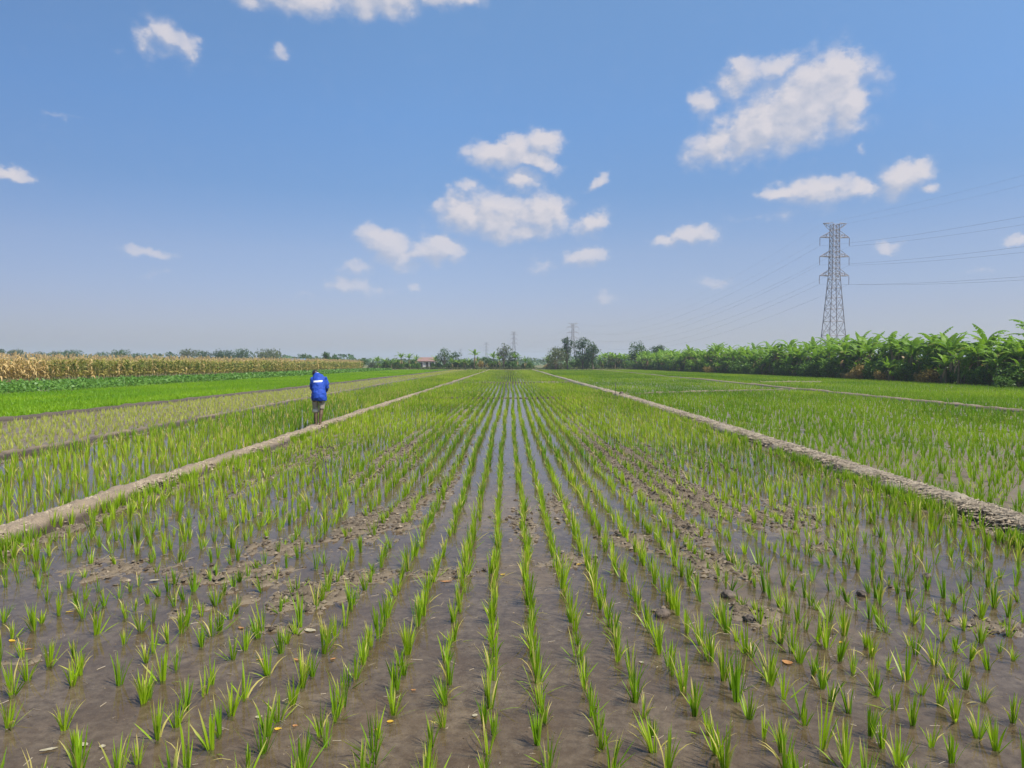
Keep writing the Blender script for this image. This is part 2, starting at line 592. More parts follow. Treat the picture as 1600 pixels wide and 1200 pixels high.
LB = pathx([(-5.15, -5), (-5.10, 7), (-5.08, 15), (-5.15, 25), (-5.13, 60), (-5.2, 185)])      # left bund the man walks on
RB = pathx([(5.35, -5), (5.42, 7), (5.6, 14), (5.72, 22), (5.95, 40), (5.9, 60), (5.8, 185)])   # right bund
L2 = pathx([(-9.4, -5), (-9.5, 12), (-9.8, 28), (-10.4, 60), (-11, 185)])
L3 = pathx([(-15.6, -5), (-15.4, 22), (-14.9, 45), (-14.5, 110), (-14.5, 185)])
R2 = pathx([(17.4, -5), (18.2, 25), (19.0, 47), (19.8, 70), (20.2, 95), (21.2, 122), (22, 185)])
VEG = pathx([(-27.4, -5), (-27.8, 60), (-28, 185)])
CORN = pathx([(-41.5, 10), (-38.9, 54), (-35.9, 100), (-35.5, 170)])
GROVE = pathx([(37.5, 0), (38.0, 52), (38.8, 74), (36.6, 125), (35.5, 160), (33, 200)])
YEND = 181.0

# patches of bare mud standing out of the water, from the photo
PATCH = [(px, py, rx, ry, a) for (px, py, rx, ry, a) in [
    (330, 900, 150, 32, .020), (480, 930, 110, 26, .020), (180, 890, 90, 26, .016), (560, 905, 70, 16, .018), (440, 985, 60, 12, .018),
    (300, 960, 70, 14, .014), (700, 900, 70, 12, .016), (880, 880, 90, 16, .016), (1000, 850, 60, 22, .018), (1110, 880, 70, 26, .022),
    (1180, 965, 46, 22, .024), (1030, 960, 26, 16, .022), (1060, 770, 60, 42, .030), (1000, 720, 40, 40, .026), (1180, 810, 70, 26, .020),
    (640, 800, 40, 40, .016), (560, 830, 50, 24, .018), (690, 770, 22, 50, .014), (820, 830, 30, 30, .014), (870, 790, 24, 30, .014),
    (930, 690, 24, 40, .020), (640, 700, 30, 40, .016), (700, 660, 22, 30, .014), (520, 700, 40, 40, .014), (1560, 985, 60, 16, .020),
    (1400, 925, 40, 12, .016), (1280, 860, 50, 14, .014), (420, 860, 60, 20, .018), (20, 1040, 60, 12, .012), (1080, 830, 40, 30, .024)]]


def mud_height(x, y):
    """height of the mud over the water line (water is z = 0)"""
    n1 = fbm(x * 1.1, y * .8, 3, 4)
    n2 = fbm(x * 7, y * 7, 11, 4, .6)
    n3 = fbm(x * 26, y * 26, 21, 3, .6)
    h = -.021 + (n1 - .5) * .030 + (n2 - .5) * .020 + (n3 - .5) * .009
    d = np.maximum(y, .5)
    px = VPX + FPX * x / d
    py = HZ + FPX * CAMH / d
    lump = np.zeros_like(h)
    for (cx, cy, rx, ry, a) in PATCH:
        X0, Y0 = at_px(cx, cy)
        sx = rx * Y0 / FPX
        sy = ry * Y0 * Y0 / (FPX * CAMH)
        q = np.exp(-(((x - X0) / sx) ** 2 + ((y - Y0) / sy) ** 2))
        lump = np.maximum(lump, a * q * 1.35)
    h = h + lump * 1.32 * (.10 + 1.7 * n2) + lump * (n3 - .5) * 1.9
    # strips between rows: some dry out in the distance
    k = np.floor(x / ROWSP)
    strip = _hash(k, np.floor(y / 9.0 + _hash(k, k, 5)), 77)
    h = h + np.where(strip > .55, .012, -.002) * sstep(6, 10, y) * (np.abs(x) < 6)
    # clods near the water line
    c = fbm(x * 14, y * 14, 41, 2)
    h = h + sstep(.64, .85, c) * .034 * sstep(-.012, .004, h)
    # other fields
    left1 = (x < LB(y)) & (x > L2(y))
    left2 = (x < L2(y)) & (x > L3(y))
    right = (x > RB(y)) & (x < R2(y))
    far = (x > R2(y)) | (x < L3(y))
    h = h + np.where(left1, -.006, 0) + np.where(left2, .032, 0) + np.where(right, .024 + .01 * sstep(20, 10, y), 0) + np.where(far, .03, 0)
    # banks of the bunds run down into the field
    for f in (LB, RB, L2, L3, R2):
        dd = np.abs(x - f(y))
        h = h + .030 * np.exp(-((dd - .25) / .22) ** 2)
    return np.maximum(h, -.048)


# ---------------------------------------------------------------- ground, mud, water
def grid_mesh(name, xs, ys, zf, mats):
    X, Y = np.meshgrid(xs, ys)
    Z = zf(X, Y)
    nx, ny = len(xs), len(ys)
    V = np.stack([X.ravel(), Y.ravel(), Z.ravel()], 1)
    i = np.arange(ny - 1)[:, None] * nx + np.arange(nx - 1)[None, :]
    i = i.ravel()
    Q = np.stack([i, i + 1, i + nx + 1, i + nx], 1)
    return np_mesh(name, V, [Q], None, True, mats)


def graded(y0, y1, mn, k):
    ys = [y0]
    while ys[-1] < y1:
        y = ys[-1]
        ys.append(y + max(mn, max(y, 0) ** 2 / 1998.0 * k))
    ys[-1] = y1
    return np.array(ys)


G = 3000.0
gr = obj('ground', np_mesh('ground', [(-G, -G, -.06), (G, -G, -.06), (G, G, -.06), (-G, G, -.06)], [[(0, 1, 2, 3)]], None, False, (M['ground'],)))
tag(gr, kind='structure')
ysm = np.concatenate([graded(-3.0, 2.2, .12, 1), graded(2.3, 66, .024, 1.4)])
xs_main = np.arange(-5.2, 6.01, .022)
tag(obj('mud', grid_mesh('mud', xs_main, ysm, mud_height, (M['mud'],))), kind='structure')
yso = np.concatenate([graded(-3, 8, .12, 1), graded(8.1, YEND + 3, .07, 2.5)])
tag(obj('mud', grid_mesh('mud', np.arange(-34, -5.19, .09), yso, mud_height, (M['mud'],))), kind='structure')
tag(obj('mud', grid_mesh('mud', np.arange(6.0, 39, .09), yso, mud_height, (M['mud'],))), kind='structure')
tag(obj('mud', grid_mesh('mud', np.arange(-5.2, 6.01, .09), graded(66, YEND + 3, .2, 2.5), mud_height, (M['mud'],))), kind='structure')
tag(obj('water', np_mesh('water', [(-34, -3, 0), (39, -3, 0), (39, YEND, 0), (-34, YEND, 0)], [[(0, 1, 2, 3)]], None, False, (M['water'],))), kind='structure')


# ---------------------------------------------------------------- bunds
def bund(pts_fn, y0, y1, w, h, seed, step=.045, axis='y', fixed=None, x0=None, x1=None, mat='bund'):
    """earth bank; runs along y (x = pts_fn(y)) or across (y = fixed(x))"""
    nu = 30
    if axis == 'y':
        ss = graded(y0, y1, step, 1.2)
    else:
        ss = np.arange(x0, x1, step)
    u = np.linspace(-1, 1, nu)
    S, U = np.meshgrid(ss, u, indexing='ij')
    base = pts_fn(S) if axis == 'y' else fixed(S)
    wob = (fbm(S * .8, S * 0 + seed, seed, 3) - .5) * .24
    wid = w * (.85 + .35 * fbm(S * 1.7, S * 0, seed + 5, 3))
    off = U * wid / 2
    prof = np.clip(1 - np.abs(U) ** 3.2, 0, 1)
    rough = (fbm(S * 6, off * 6, seed + 9, 4, .6) - .5) * .115 + (fbm(S * 19, off * 19, seed + 13, 3, .65) - .5) * .065
    Z = -.05 + (h + .05) * prof * (.86 + .28 * fbm(S * 1.3, S * 0 + 3, seed + 2, 2)) + rough * (.35 + .65 * prof)
    edge = (fbm(S * 5, U * 1.5, seed + 3, 4) - .5) * .24
    P = base + off + wob + edge * np.abs(U)
    V = np.stack([P, S, Z], -1) if axis == 'y' else np.stack([S, P, Z], -1)
    n0, n1 = V.shape[:2]
    i = (np.arange(n0 - 1)[:, None] * n1 + np.arange(n1 - 1)[None, :]).ravel()
    Q = np.stack([i, i + 1, i + n1 + 1, i + n1], 1)
    if axis == 'y':
        pass
    else:
        Q = Q[:, ::-1]
    o = obj('path', np_mesh('path', V.reshape(-1, 3), [Q[:, ::-1]], None, True, (M[mat],)))
    tag(o, kind='structure')
    return o


bund(LB, -3, YEND, .52, .145, 1, .03)
bund(RB, -3, YEND, .60, .150, 31, .03, mat='bund_grey')
bund(L2, 4, YEND, .32, .11, 51, .06)
bund(L3, 8, YEND, .62, .14, 71, .08, mat='bund_dark')
bund(R2, 8, YEND, .62, .14, 91, .09)
bund(None, 0, 0, .50, .11, 111, .06, 'x', lambda x: 40 + (x - 6.8) * .56, 6.3, 19.0)
bund(None, 0, 0, .42, .085, 131, .06, 'x', lambda x: 64 + x * .15, -5.1, 5.9)
bund(None, 0, 0, .28, .035, 151, .06, 'x', lambda x: 36.2 + x * .02, -5.1, 5.8)
bund(None, 0, 0, .9, .16, 171, .12, 'x', lambda x: YEND + 1.2 + x * 0, -36, 36)
bund(None, 0, 0, .5, .13, 191, .12, 'x', lambda x: 64 + (x - 22.6) * .1, 22.5, 28.5)


# ---------------------------------------------------------------- rice
def rice_clump(rng, nbl, seg, wmul=1.0, spread=1.0):
    """returns V, Q, T, t of one hill of rice about .23 m tall at scale 1"""
    VV, QQ, TT, tt, dd = [], [], [], [], []
    n = 0
    for b in range(nbl):
        az = rng.uniform(0, 2 * math.pi)
        outer = rng.random() ** 1.4
        lean = (.02 + .19 * outer) * spread
        L = rng.uniform(.15, .245) * (1 - .25 * outer * rng.random())
        if rng.random() < .09 * spread:
            lean += rng.uniform(.3, .8); L *= .8
        curv = rng.uniform(.02, .42) * (.3 + outer)
        w = rng.uniform(.0034, .0060) * wmul
        r0 = .013 * rng.random() ** .5
        b0 = np.array([math.cos(az) * r0, math.sin(az) * r0, -.03])
        d = np.array([math.cos(az), math.sin(az), 0])
        face = rng.uniform(-.9, .9)
        side0 = np.array([-math.sin(az), math.cos(az), 0])
        side = side0 * math.cos(face) + d * math.sin(face)
        p = b0.copy()
        ang = lean
        ln = (L + .03) / seg
        dry = rng.random() < .32
        dead = rng.random() < .085
        if dead:
            dry = True; lean += rng.uniform(.2, .7); curv += rng.uniform(.3, 1.0)
        for s in range(seg + 1):
            f = s / seg
            ww = w * (1.0 if f < .5 else (1 - ((f - .5) / .5) ** 1.6)) * (.75 if s == 0 else 1)
            if s == seg:
                VV.append(p.copy()); tt.append(1.0); dd.append(dry)
            else:
                VV.append(p - side * ww); VV.append(p + side * ww); tt += [max(f, .9 * dead)] * 2; dd += [dry, dry]
            p = p + (d * math.sin(ang) + np.array([0, 0, math.cos(ang)])) * ln
            ang += curv / seg * (1 + f)
        for s in range(seg - 1):
            a = n + 2 * s
            QQ.append((a, a + 1, a + 3, a + 2))
        a = n + 2 * (seg - 1)
        TT.append((a, a + 1, a + 2))
        n += 2 * seg + 1
    return np.array(VV), np.array(QQ).reshape(-1, 4), np.array(TT).reshape(-1, 3), np.array(tt), np.array(dd, float)


def rice_lib(n, nbl, seg, wmul, seed, spread=1.0):
    rng = random.Random(seed)
    return [rice_clump(rng, max(3, int(nbl * rng.uniform(.65, 1.3))), seg, wmul, spread) for _ in range(n)]


LIBS = [(0, 9, rice_lib(40, 13, 4, 1.0, 1)), (9, 20, rice_lib(24, 10, 3, 1.15, 2)), (20, 42, rice_lib(18, 7, 2, 1.7, 3)),
        (42, 85, rice_lib(14, 5, 1, 3.0, 4)), (85, 400, rice_lib(12, 4, 1, 5.5, 5))]
NR = np.random.default_rng(7)


def scatter_rice(name, P, scale, tint, mat, dryamt=1.0, libs=LIBS, sx=1.0):
    """P (n,2) positions -> one mesh"""
    d = P[:, 1]
    VS, QS, TS, tS, cS, dS = [], [], [], [], [], []
    n = 0
    for (d0, d1, lib) in libs:
        idx = np.nonzero((d >= d0) & (d < d1))[0]
        if not len(idx):
            continue
        which = NR.integers(0, len(lib), len(idx))
        for k, (V, Q, T, tt, dd) in enumerate(lib):
            ii = idx[which == k]
            if not len(ii):
                continue
            th = NR.uniform(0, 2 * np.pi, len(ii)); s = scale[ii]
            lx, ly = NR.normal(0, .07, len(ii)), NR.normal(0, .07, len(ii))
            c, sn = np.cos(th)[:, None], np.sin(th)[:, None]
            x = (V[None, :, 0] * c - V[None, :, 1] * sn) * sx * (.5 + .5 * s[:, None]) + V[None, :, 2] * lx[:, None]
            y = (V[None, :, 0] * sn + V[None, :, 1] * c) * sx * (.5 + .5 * s[:, None]) + V[None, :, 2] * ly[:, None]
            z = np.broadcast_to(V[None, :, 2] * s[:, None], x.shape)
            W = np.stack([x + P[ii, 0][:, None], y + P[ii, 1][:, None], z], -1).reshape(-1, 3)
            nv = len(V)
            offs = n + np.arange(len(ii))[:, None, None] * nv
            if len(Q): QS.append((Q[None] + offs).reshape(-1, 4))
            TS.append((T[None] + offs).reshape(-1, 3))
            VS.append(W)
            tS.append(np.tile(tt, len(ii)))
            dS.append(np.tile(dd * dryamt, len(ii)))
            cS.append(np.repeat(tint[ii], nv))
            n += len(W)
    F = []
    if QS: F.append(np.concatenate(QS))
    F.append(np.concatenate(TS))
    me = np_mesh(name, np.concatenate(VS), F, {'t': np.concatenate(tS), 'tint': np.concatenate(cS), 'dry': np.concatenate(dS)}, True, (mat,))
    return me


def inview(x, y, m=1.6):
    return (np.abs(x) < .735 * y + m) & (y > 1.6)


def rows_field(xl, xr, y0, y1, rowsp, insp, jit, wob=.035, seed=0, keep=.97):
    """planting rows running away from the viewer; returns P and row index"""
    rr = np.random.default_rng(seed)
    xs = np.arange(-200, 200) * rowsp + rowsp / 2
    out, rid = [], []
    ymid = (y0 + y1) / 2
    for k, x in enumerate(xs):
        n = int((y1 - y0) / insp)
        y = y0 + (np.arange(n) + rr.random()) * insp + rr.normal(0, insp * .16, n)
        X = x + rr.normal(0, jit, n) + (vnoise(y * .22, y * 0 + k * 3.1, seed + 1) - .5) * 2 * wob * sstep(2.5, 6, y) + (vnoise(y * .05, y * 0 + 9, seed + 2) - .5) * .12
        ok = (X > xl(y)) & (X < xr(y)) & inview(X, y) & (rr.random(n) < keep) & (y < y1)
        out.append(np.stack([X[ok], y[ok]], 1)); rid.append(np.full(ok.sum(), k - 200))
    return np.concatenate(out), np.concatenate(rid)


# main paddy
P, RID = rows_field(lambda y: LB(y) + .22, lambda y: RB(y) - .34, 2.3, 63.6, ROWSP, .158, .015, .034, 5)
P2, RID2 = rows_field(lambda y: LB(y) + .30, lambda y: RB(y) - .42, 64.8, 179, ROWSP, .24, .013, .030, 6)
gap = sstep(.60, .72, fbm(P[:, 0] * 1.3 + 5, P[:, 1] * 1.0, 61, 2)) * (np.abs(P[:, 0] + 2.2) < 1.9) * (P[:, 1] < 9)
keep = NR.random(len(P)) > gap * .6
side_gap = sstep(1.5, 2.2, np.abs(P[:, 0])) * (.10 - .10 * sstep(6, 12, P[:, 1])) * (P[:, 0] < 4.2) * (P[:, 0] > -4.2)
keep &= NR.random(len(P)) > side_gap
P, RID = P[keep], RID[keep]


def main_attrs(P):
    n = len(P)
    x, y = P[:, 0], P[:, 1]
    big = fbm(x * .35, y * .22, 71, 3)
    tint = np.clip(.42 + (big - .5) * 1.6 + NR.normal(0, .16, n), 0, 1)
    # yellower belt in the right half and along the left side
    tint = np.clip(tint + .30 * np.exp(-((x - 3.2) / 1.2) ** 2) * sstep(8, 14, y) + .18 * (x < -2.5), 0, 1)
    sc = np.clip(.86 + (fbm(x * .6, y * .5, 81, 2) - .5) * .35 + NR.normal(0, .16, n), .5, 1.4)
    sc = sc * np.where((np.abs(x) > 1.5) & (y < 7.5), .84, .98)
    # stunted plants on the dry mud
    sc = sc * (1 - .25 * sstep(0, .02, mud_height(x, y)))
    sc = sc * (1 + .36 * np.exp(-((x - LB(y) - .3) / .7) ** 2) + .2 * np.exp(-((x - RB(y) + .4) / .5) ** 2))
    return sc, tint


SC, TI = main_attrs(P)
# the nearest hills in view: objects of their own
dist = np.hypot(P[:, 0], P[:, 1])
vis = (np.abs(P[:, 0]) < .72 * P[:, 1] + .02) & (HZ + FPX * (CAMH - .16) / P[:, 1] < 1200)
cand = np.nonzero(vis)[0]
cand = cand[np.argsort(P[cand, 1])][:300]
ORD = ['zeroth', 'first', 'second', 'third', 'fourth', 'fifth', 'sixth', 'seventh', 'eighth', 'ninth', 'tenth', 'eleventh', 'twelfth', 'thirteenth',
       'fourteenth', 'fifteenth', 'sixteenth', 'seventeenth', 'eighteenth', 'nineteenth']
TENS = {2: 'twent', 3: 'thirt', 4: 'fort', 5: 'fift', 6: 'sixt', 7: 'sevent', 8: 'eight', 9: 'ninet'}


def ordinal(n):
    if n >= 100:
        h = {1: 'one-hundred', 2: 'two-hundred', 3: 'three-hundred'}[n // 100]
        return h + 'th' if n % 100 == 0 else h + '-and-' + ordinal(n % 100)
    if n < 20: return ORD[n]
    return TENS[n // 10] + ('ieth' if n % 10 == 0 else 'y-' + ORD[n % 10])


rng = random.Random(12)
rice_protos = []
for k in range(60):
    V, Q, T, tt, dd = rice_clump(rng, rng.randint(8, 19), 5, 1.0, 1.0 if k % 3 else 1.35)
    tv = rng.uniform(.1, .8)
    me = np_mesh('rice_plant', V, [Q, T], {'t': tt, 'tint': np.full(len(V), tv), 'dry': dd}, True, (M['rice'],))
    me['kind_word'] = ('yellowish green' if tv > .6 else 'deep green' if tv < .3 else 'bright green')
    me['habit'] = 'spreading' if k % 3 == 0 else 'upright'
    rice_protos.append(me)
rows = {}
for i in cand:
    rows.setdefault(RID[i], []).append(i)
for rk, lst in rows.items():
    lst.sort(key=lambda i: P[i, 1])
    side = 'right' if rk >= 0 else 'left'
    num = rk + 1 if rk >= 0 else -rk
    for q, i in enumerate(lst):
        me = rng.choice(rice_protos)
        o = bpy.data.objects.new('rice_plant', me)
        s = float(SC[i])
        o.location = (P[i, 0], P[i, 1], 0)
        o.rotation_euler = (rng.gauss(0, .06), rng.gauss(0, .06), rng.uniform(0, 6.28))
        o.scale = (.5 + .5 * s, .5 + .5 * s, s)
        COL.objects.link(o)
        tag(o, f"{me['habit']} {me['kind_word']} rice clump, {ordinal(q + 1)} from its near end, {ordinal(int(num))} row {side} of centre",
            'rice plant', 'young rice plants standing in the near rows of the flooded paddy')
sel = np.zeros(len(P), bool); sel[cand] = True
rest = ~sel
SC2, TI2 = main_attrs(P2)
Pm = np.concatenate([P[rest], P2]); Sm = np.concatenate([SC[rest], SC2]); Tm = np.concatenate([TI[rest], TI2])
tag(obj('rice', scatter_rice('rice', Pm, Sm, Tm, M['rice'])), 'rows of young green rice filling the middle paddy between the two earth paths', 'rice', kind='stuff')

# left neighbour paddy
P, _ = rows_field(lambda y: L2(y) + .32, lambda y: LB(y) - .30, 6.5, 179, ROWSP, .17, .04, .05, 15, .82)
far = P[:, 1] > 64
P = P[~far | (NR.random(len(P)) < .7)]
ti = np.clip(.55 + (fbm(P[:, 0] * .4, P[:, 1] * .15, 91, 3) - .5) * 1.6 + NR.normal(0, .16, len(P)), 0, 1)
tag(obj('rice', scatter_rice('rice', P, np.clip(NR.normal(1.12, .14, len(P)), .7, 1.5), ti, M['rice'], 1.2)),
    'young rice in the flooded strip left of the man on the path', 'rice', kind='stuff')
# pale sparse seedlings further left
P, _ = rows_field(lambda y: L3(y) + .45, lambda y: L2(y) - .32, 11, 179, .24, .19, .05, .05, 25, .92)
P = P[(P[:, 1] < 60) | (NR.random(len(P)) < .7)]
ti = np.clip(.5 + NR.normal(0, .25, len(P)), 0, 1)
tag(obj('rice', scatter_rice('rice', P, np.clip(NR.normal(.78, .13, len(P)), .45, 1.1), ti, M['rice_pale'])),
    'sparse pale yellow rice seedlings in the left strip of bare mud', 'rice', kind='stuff')
# bright dense nursery field
P, _ = rows_field(lambda y: VEG(y) + .1, lambda y: L3(y) - .45, 19, 179, .15, .17, .05, .05, 35, 1)
P = P[NR.random(len(P)) < np.interp(P[:, 1], [20, 50, 179], [1, .75, .45])]
ti = np.clip(.45 + (fbm(P[:, 0] * .3, P[:, 1] * .12, 93, 3) - .5) * 1.6 + NR.normal(0, .14, len(P)), 0, 1)
tag(obj('rice', scatter_rice('rice', P, np.clip(NR.normal(.95, .10, len(P)), .5, 1.3), ti, M['rice_bright'], 0, sx=1.7)),
    'dense bright green rice nursery in front of the corn field', 'rice', kind='stuff')
# right paddies
P, _ = rows_field(lambda y: RB(y) + .42, lambda y: R2(y) - .42, 7.0, 179, ROWSP, .17, .03, .04, 45, .90)
yc = 40 + (P[:, 0] - 6.8) * .56
P = P[(np.abs(P[:, 1] - yc) > .4)]
P = P[(P[:, 1] < 50) | (NR.random(len(P)) < .75)]
ti = np.clip(.40 + (fbm(P[:, 0] * .25, P[:, 1] * .12, 95, 3) - .5) * 1.7 + NR.normal(0, .14, len(P)), 0, 1)
tag(obj('rice', scatter_rice('rice', P, np.clip(NR.normal(1.0, .12, len(P)), .6, 1.4), ti, M['rice_dark'], .8, sx=1.1)),
    'even green rice in the paddy right of the right earth path', 'rice', kind='stuff')
P, _ = rows_field(lambda y: R2(y) + .42, lambda y: GROVE(y) - 2.6, 24, 179, .22, .19, .04, .04, 55, .96)
P = P[~((np.abs(P[:, 1] - 64 - (P[:, 0] - 22.6) * .1) < .7) & (P[:, 0] > 22) & (P[:, 0] < 28.6))]
P = P[NR.random(len(P)) < np.interp(P[:, 1], [30, 60, 179], [1, .85, .55])]
ti = np.clip(.35 + (fbm(P[:, 0] * .2, P[:, 1] * .1, 97, 3) - .5) * 1.7 + NR.normal(0, .14, len(P)), 0, 1)
tag(obj('rice', scatter_rice('rice', P, np.clip(NR.normal(1.05, .10, len(P)), .6, 1.4), ti, M['rice_dark'], .5, sx=1.2)),
    'dense green rice in the far right paddy beside the banana grove', 'rice', kind='stuff')


# ---------------------------------------------------------------- leafy clouds of quads
def leaf_quads(C, size, rr, up=.3, aspect=.55):
    """quads at centres C with random orientation"""
    n = len(C)
    d = rr.normal(size=(n, 3)); d[:, 2] += up; d /= np.linalg.norm(d, axis=1)[:, None]
    a = rr.normal(size=(n, 3)); a -= (a * d).sum(1)[:, None] * d; a /= np.linalg.norm(a, axis=1)[:, None]
    b = np.cross(d, a)
    s = (np.broadcast_to(size, (n,)) * rr.uniform(.6, 1.3, n))[:, None]
    a = a * s; b = b * s * aspect
    V = np.stack([C - a, C - b * .9 + a * .1, C + a, C + b * .9 + a * .1], 1).reshape(-1, 3)
    Q = np.arange(4 * n).reshape(n, 4)
    return V, Q


def crown_mesh(name, blobs, n, size, seed, mat, up=.35, bottom=None):
    rr = np.random.default_rng(seed)
    bl = np.array(blobs, float)         # x y z rx ry rz
    vol = (bl[:, 3] * bl[:, 4] * bl[:, 5]) ** .75
    k = rr.choice(len(bl), n, p=vol / vol.sum())
    d = rr.normal(size=(n, 3)); d /= np.linalg.norm(d, axis=1)[:, None]
    r = rr.uniform(.25, 1, n) ** .45
    r = np.where(rr.random(n) < .14, r * 1.28, r)
    lump = .75 + .5 * vnoise(d[:, 0] * 2.5 + k * 7, d[:, 1] * 2.5 + d[:, 2] * 3, seed)
    C = bl[k, :3] + d * (r * lump)[:, None] * bl[k, 3:6]
    if bottom is not None:
        C = C[C[:, 2] > bottom]; k = k[:len(C)]
    V, Q = leaf_quads(C, size, rr, up)
    tint = np.repeat(np.clip(rr.normal(.45, .22, len(C)) + .25 * (vnoise(C[:, 0] * .9, C[:, 2] * .9 + C[:, 1], seed + 3) - .5) * 2, 0, 1), 4)
    return np_mesh(name, V, [Q], {'tint': tint, 't': tint * 0, 'dry': tint * 0}, False, (mat,))


# leafy crop strip in front of the corn
rr = np.random.default_rng(3)
xs = []
n = 26000
yy = 20 + 150 * rr.random(n) ** 1.3
xx = CORN(yy) + .8 + (VEG(yy) - .2 - CORN(yy) - .8) * rr.random(n)
ok = inview(xx, yy)
xx, yy = xx[ok], yy[ok]
C = np.stack([xx, yy, .02 + .36 * rr.random(len(xx)) ** .8], 1)
C = np.repeat(C, 3, 0) + rr.normal(0, .09, (3 * len(C), 3)); C[:, 2] = np.abs(C[:, 2])
V, Q = leaf_quads(C, .075 + C[:, 1] * .0006, rr, .9, .75)
ti = np.repeat(np.clip(rr.normal(.5, .25, len(C)), 0, 1), 4)
tag(obj('crop_plants', np_mesh('crop_plants', V, [Q], {'tint': ti, 't': ti * 0, 'dry': ti * 0}, False, (M['veg'],))),
    'low strip of blue green leafy crop along the foot of the corn field', 'crop plants', kind='stuff')


# ---------------------------------------------------------------- corn
def corn_parts(rng, dry, lod=0):
    """returns MBs for stalk, foliage, tassel, ear"""
    H = rng.uniform(1.95, 2.2)
    st, fo, ta, ea = MB(), MB(), MB(), MB()
    bend = rng.uniform(-.12, .12), rng.uniform(-.12, .12)
    P = lambda f: np.array([bend[0] * f * f, bend[1] * f * f, H * f])
    st.tube([P(f) for f in (0, .3, .6, .85, 1)], [.016, .015, .012, .009, .006], n=5, cap=False)
    n = 11 if lod == 0 else 8
    for k in range(n):
        f = .27 + .66 * k / n
        az = (k % 2) * math.pi + rng.uniform(-.7, .7) + bend[0] * 20
        L = rng.uniform(.65, .95) * (1 - .3 * abs(f - .5)); w = rng.uniform(.040, .062) * (1.25 if lod else 1)
        ang = rng.uniform(.25, .6) if not dry else rng.uniform(.4, 1.2)
        seg = 5 if lod == 0 else 3
        p = P(f).copy(); d = np.array([math.cos(az), math.sin(az), 0]); sd_ = np.array([-math.sin(az), math.cos(az), 0])
        V, tt = [], []
        twist = rng.uniform(-.5, .5)
        for s in range(seg + 1):
            g = s / seg
            ww = w * (.6 + .8 * g if g < .4 else 1.0 - ((g - .4) / .6) ** 1.8) if g < 1 else .002
            sv = sd_ * math.cos(twist * g * 2) + np.array([0, 0, 1]) * math.sin(twist * g * 2)
            V += [p - sv * ww, p + sv * ww]; tt += [g, g]
            p = p + (d * math.sin(ang) + np.array([0, 0, math.cos(ang)])) * L / seg
            ang += rng.uniform(.45, .75) * (1.25 if dry else 1) * 5 / seg / 1.4
            ang = min(ang, 3.0)
        Q = [(2 * s, 2 * s + 1, 2 * s + 3, 2 * s + 2) for s in range(seg)]
        tint = np.clip(rng.gauss(.5, .25) + (0 if dry else (.35 if f < .42 or f > .84 else -.3)), 0, 1)
        fo.add(V, Q, tint=tint, t=tt, dry=rng.random() < .6)
    for k in range(7 if lod == 0 else 4):
        az = rng.uniform(0, 6.28); l = rng.uniform(.10, .2)
        e = P(1) + np.array([math.cos(az) * l * .5, math.sin(az) * l * .5, l + .12])
        ta.bar(P(1), e, .007 if lod == 0 else .016)
    z = rng.uniform(.42, .5)
    c = P(z); az = rng.uniform(0, 6.28); dv = np.array([math.cos(az) * .3, math.sin(az) * .3, 1]); dv /= np.linalg.norm(dv)
    c = c + np.array([math.cos(az) * .03, math.sin(az) * .03, 0])
    ea.tube([c, c + dv * .05, c + dv * .14, c + dv * .22], [.012, .032, .030, .006], n=6, cap=False)
    return st, fo, ta, ea


rng = random.Random(44)
corn_protos = {}
for kind in ('dry', 'green'):
    lm = M['corn_dry'] if kind == 'dry' else M['corn_green']
    lst = []
    for k in range(9):
        st, fo, ta, ea = corn_parts(rng, kind == 'dry')
        lst.append((st.mesh('stalk', (M['corn_stalk'],), True), fo.mesh('foliage', (lm,), True), ta.mesh('tassel', (M['tassel'],)), ea.mesh('ear', (M['corn_dry'],), True)))
    corn_protos[kind] = lst


def corn_single(kind, rng):
    st, fo, ta, ea = corn_parts(rng, kind == 'dry', 1)
    parts = [(st, 0), (fo, 1), (ta, 2)]
    V, F, A, mi, n = [], [], {'tint': [], 't': [], 'dry': []}, [], 0
    Qs, Ts = [], []
    for mb, k in parts:
        v = np.concatenate(mb.V); q = np.concatenate(mb.Q)
        Qs.append(q + n); V.append(v); mi += [k] * len(q)
        for a in A:
            A[a].append(np.concatenate(mb.A[a]) if a in mb.A else np.zeros(len(v)))
        n += len(v)
    return np.concatenate(V), np.concatenate(Qs), {a: np.concatenate(x) for a, x in A.items()}, np.array(mi)


corn_s = {k: [corn_single(k, rng) for _ in range(8)] for k in ('dry', 'green')}
corn_s_me = {k: [np_mesh('corn_plant', v, [q], a, True, (M['corn_stalk'], M['corn_dry'] if k == 'dry' else M['corn_green'], M['tassel']), mi) for (v, q, a, mi) in lst] for k, lst in corn_s.items()}


def corn_kind(y, r):
    # tan dry plants on the near stretch, greener further on
    px = VPX + FPX * CORN(y) / y
    return 'dry' if r < np.interp(px, [-50, 60, 130, 560], [1, .92, .14, .06]) else 'green'


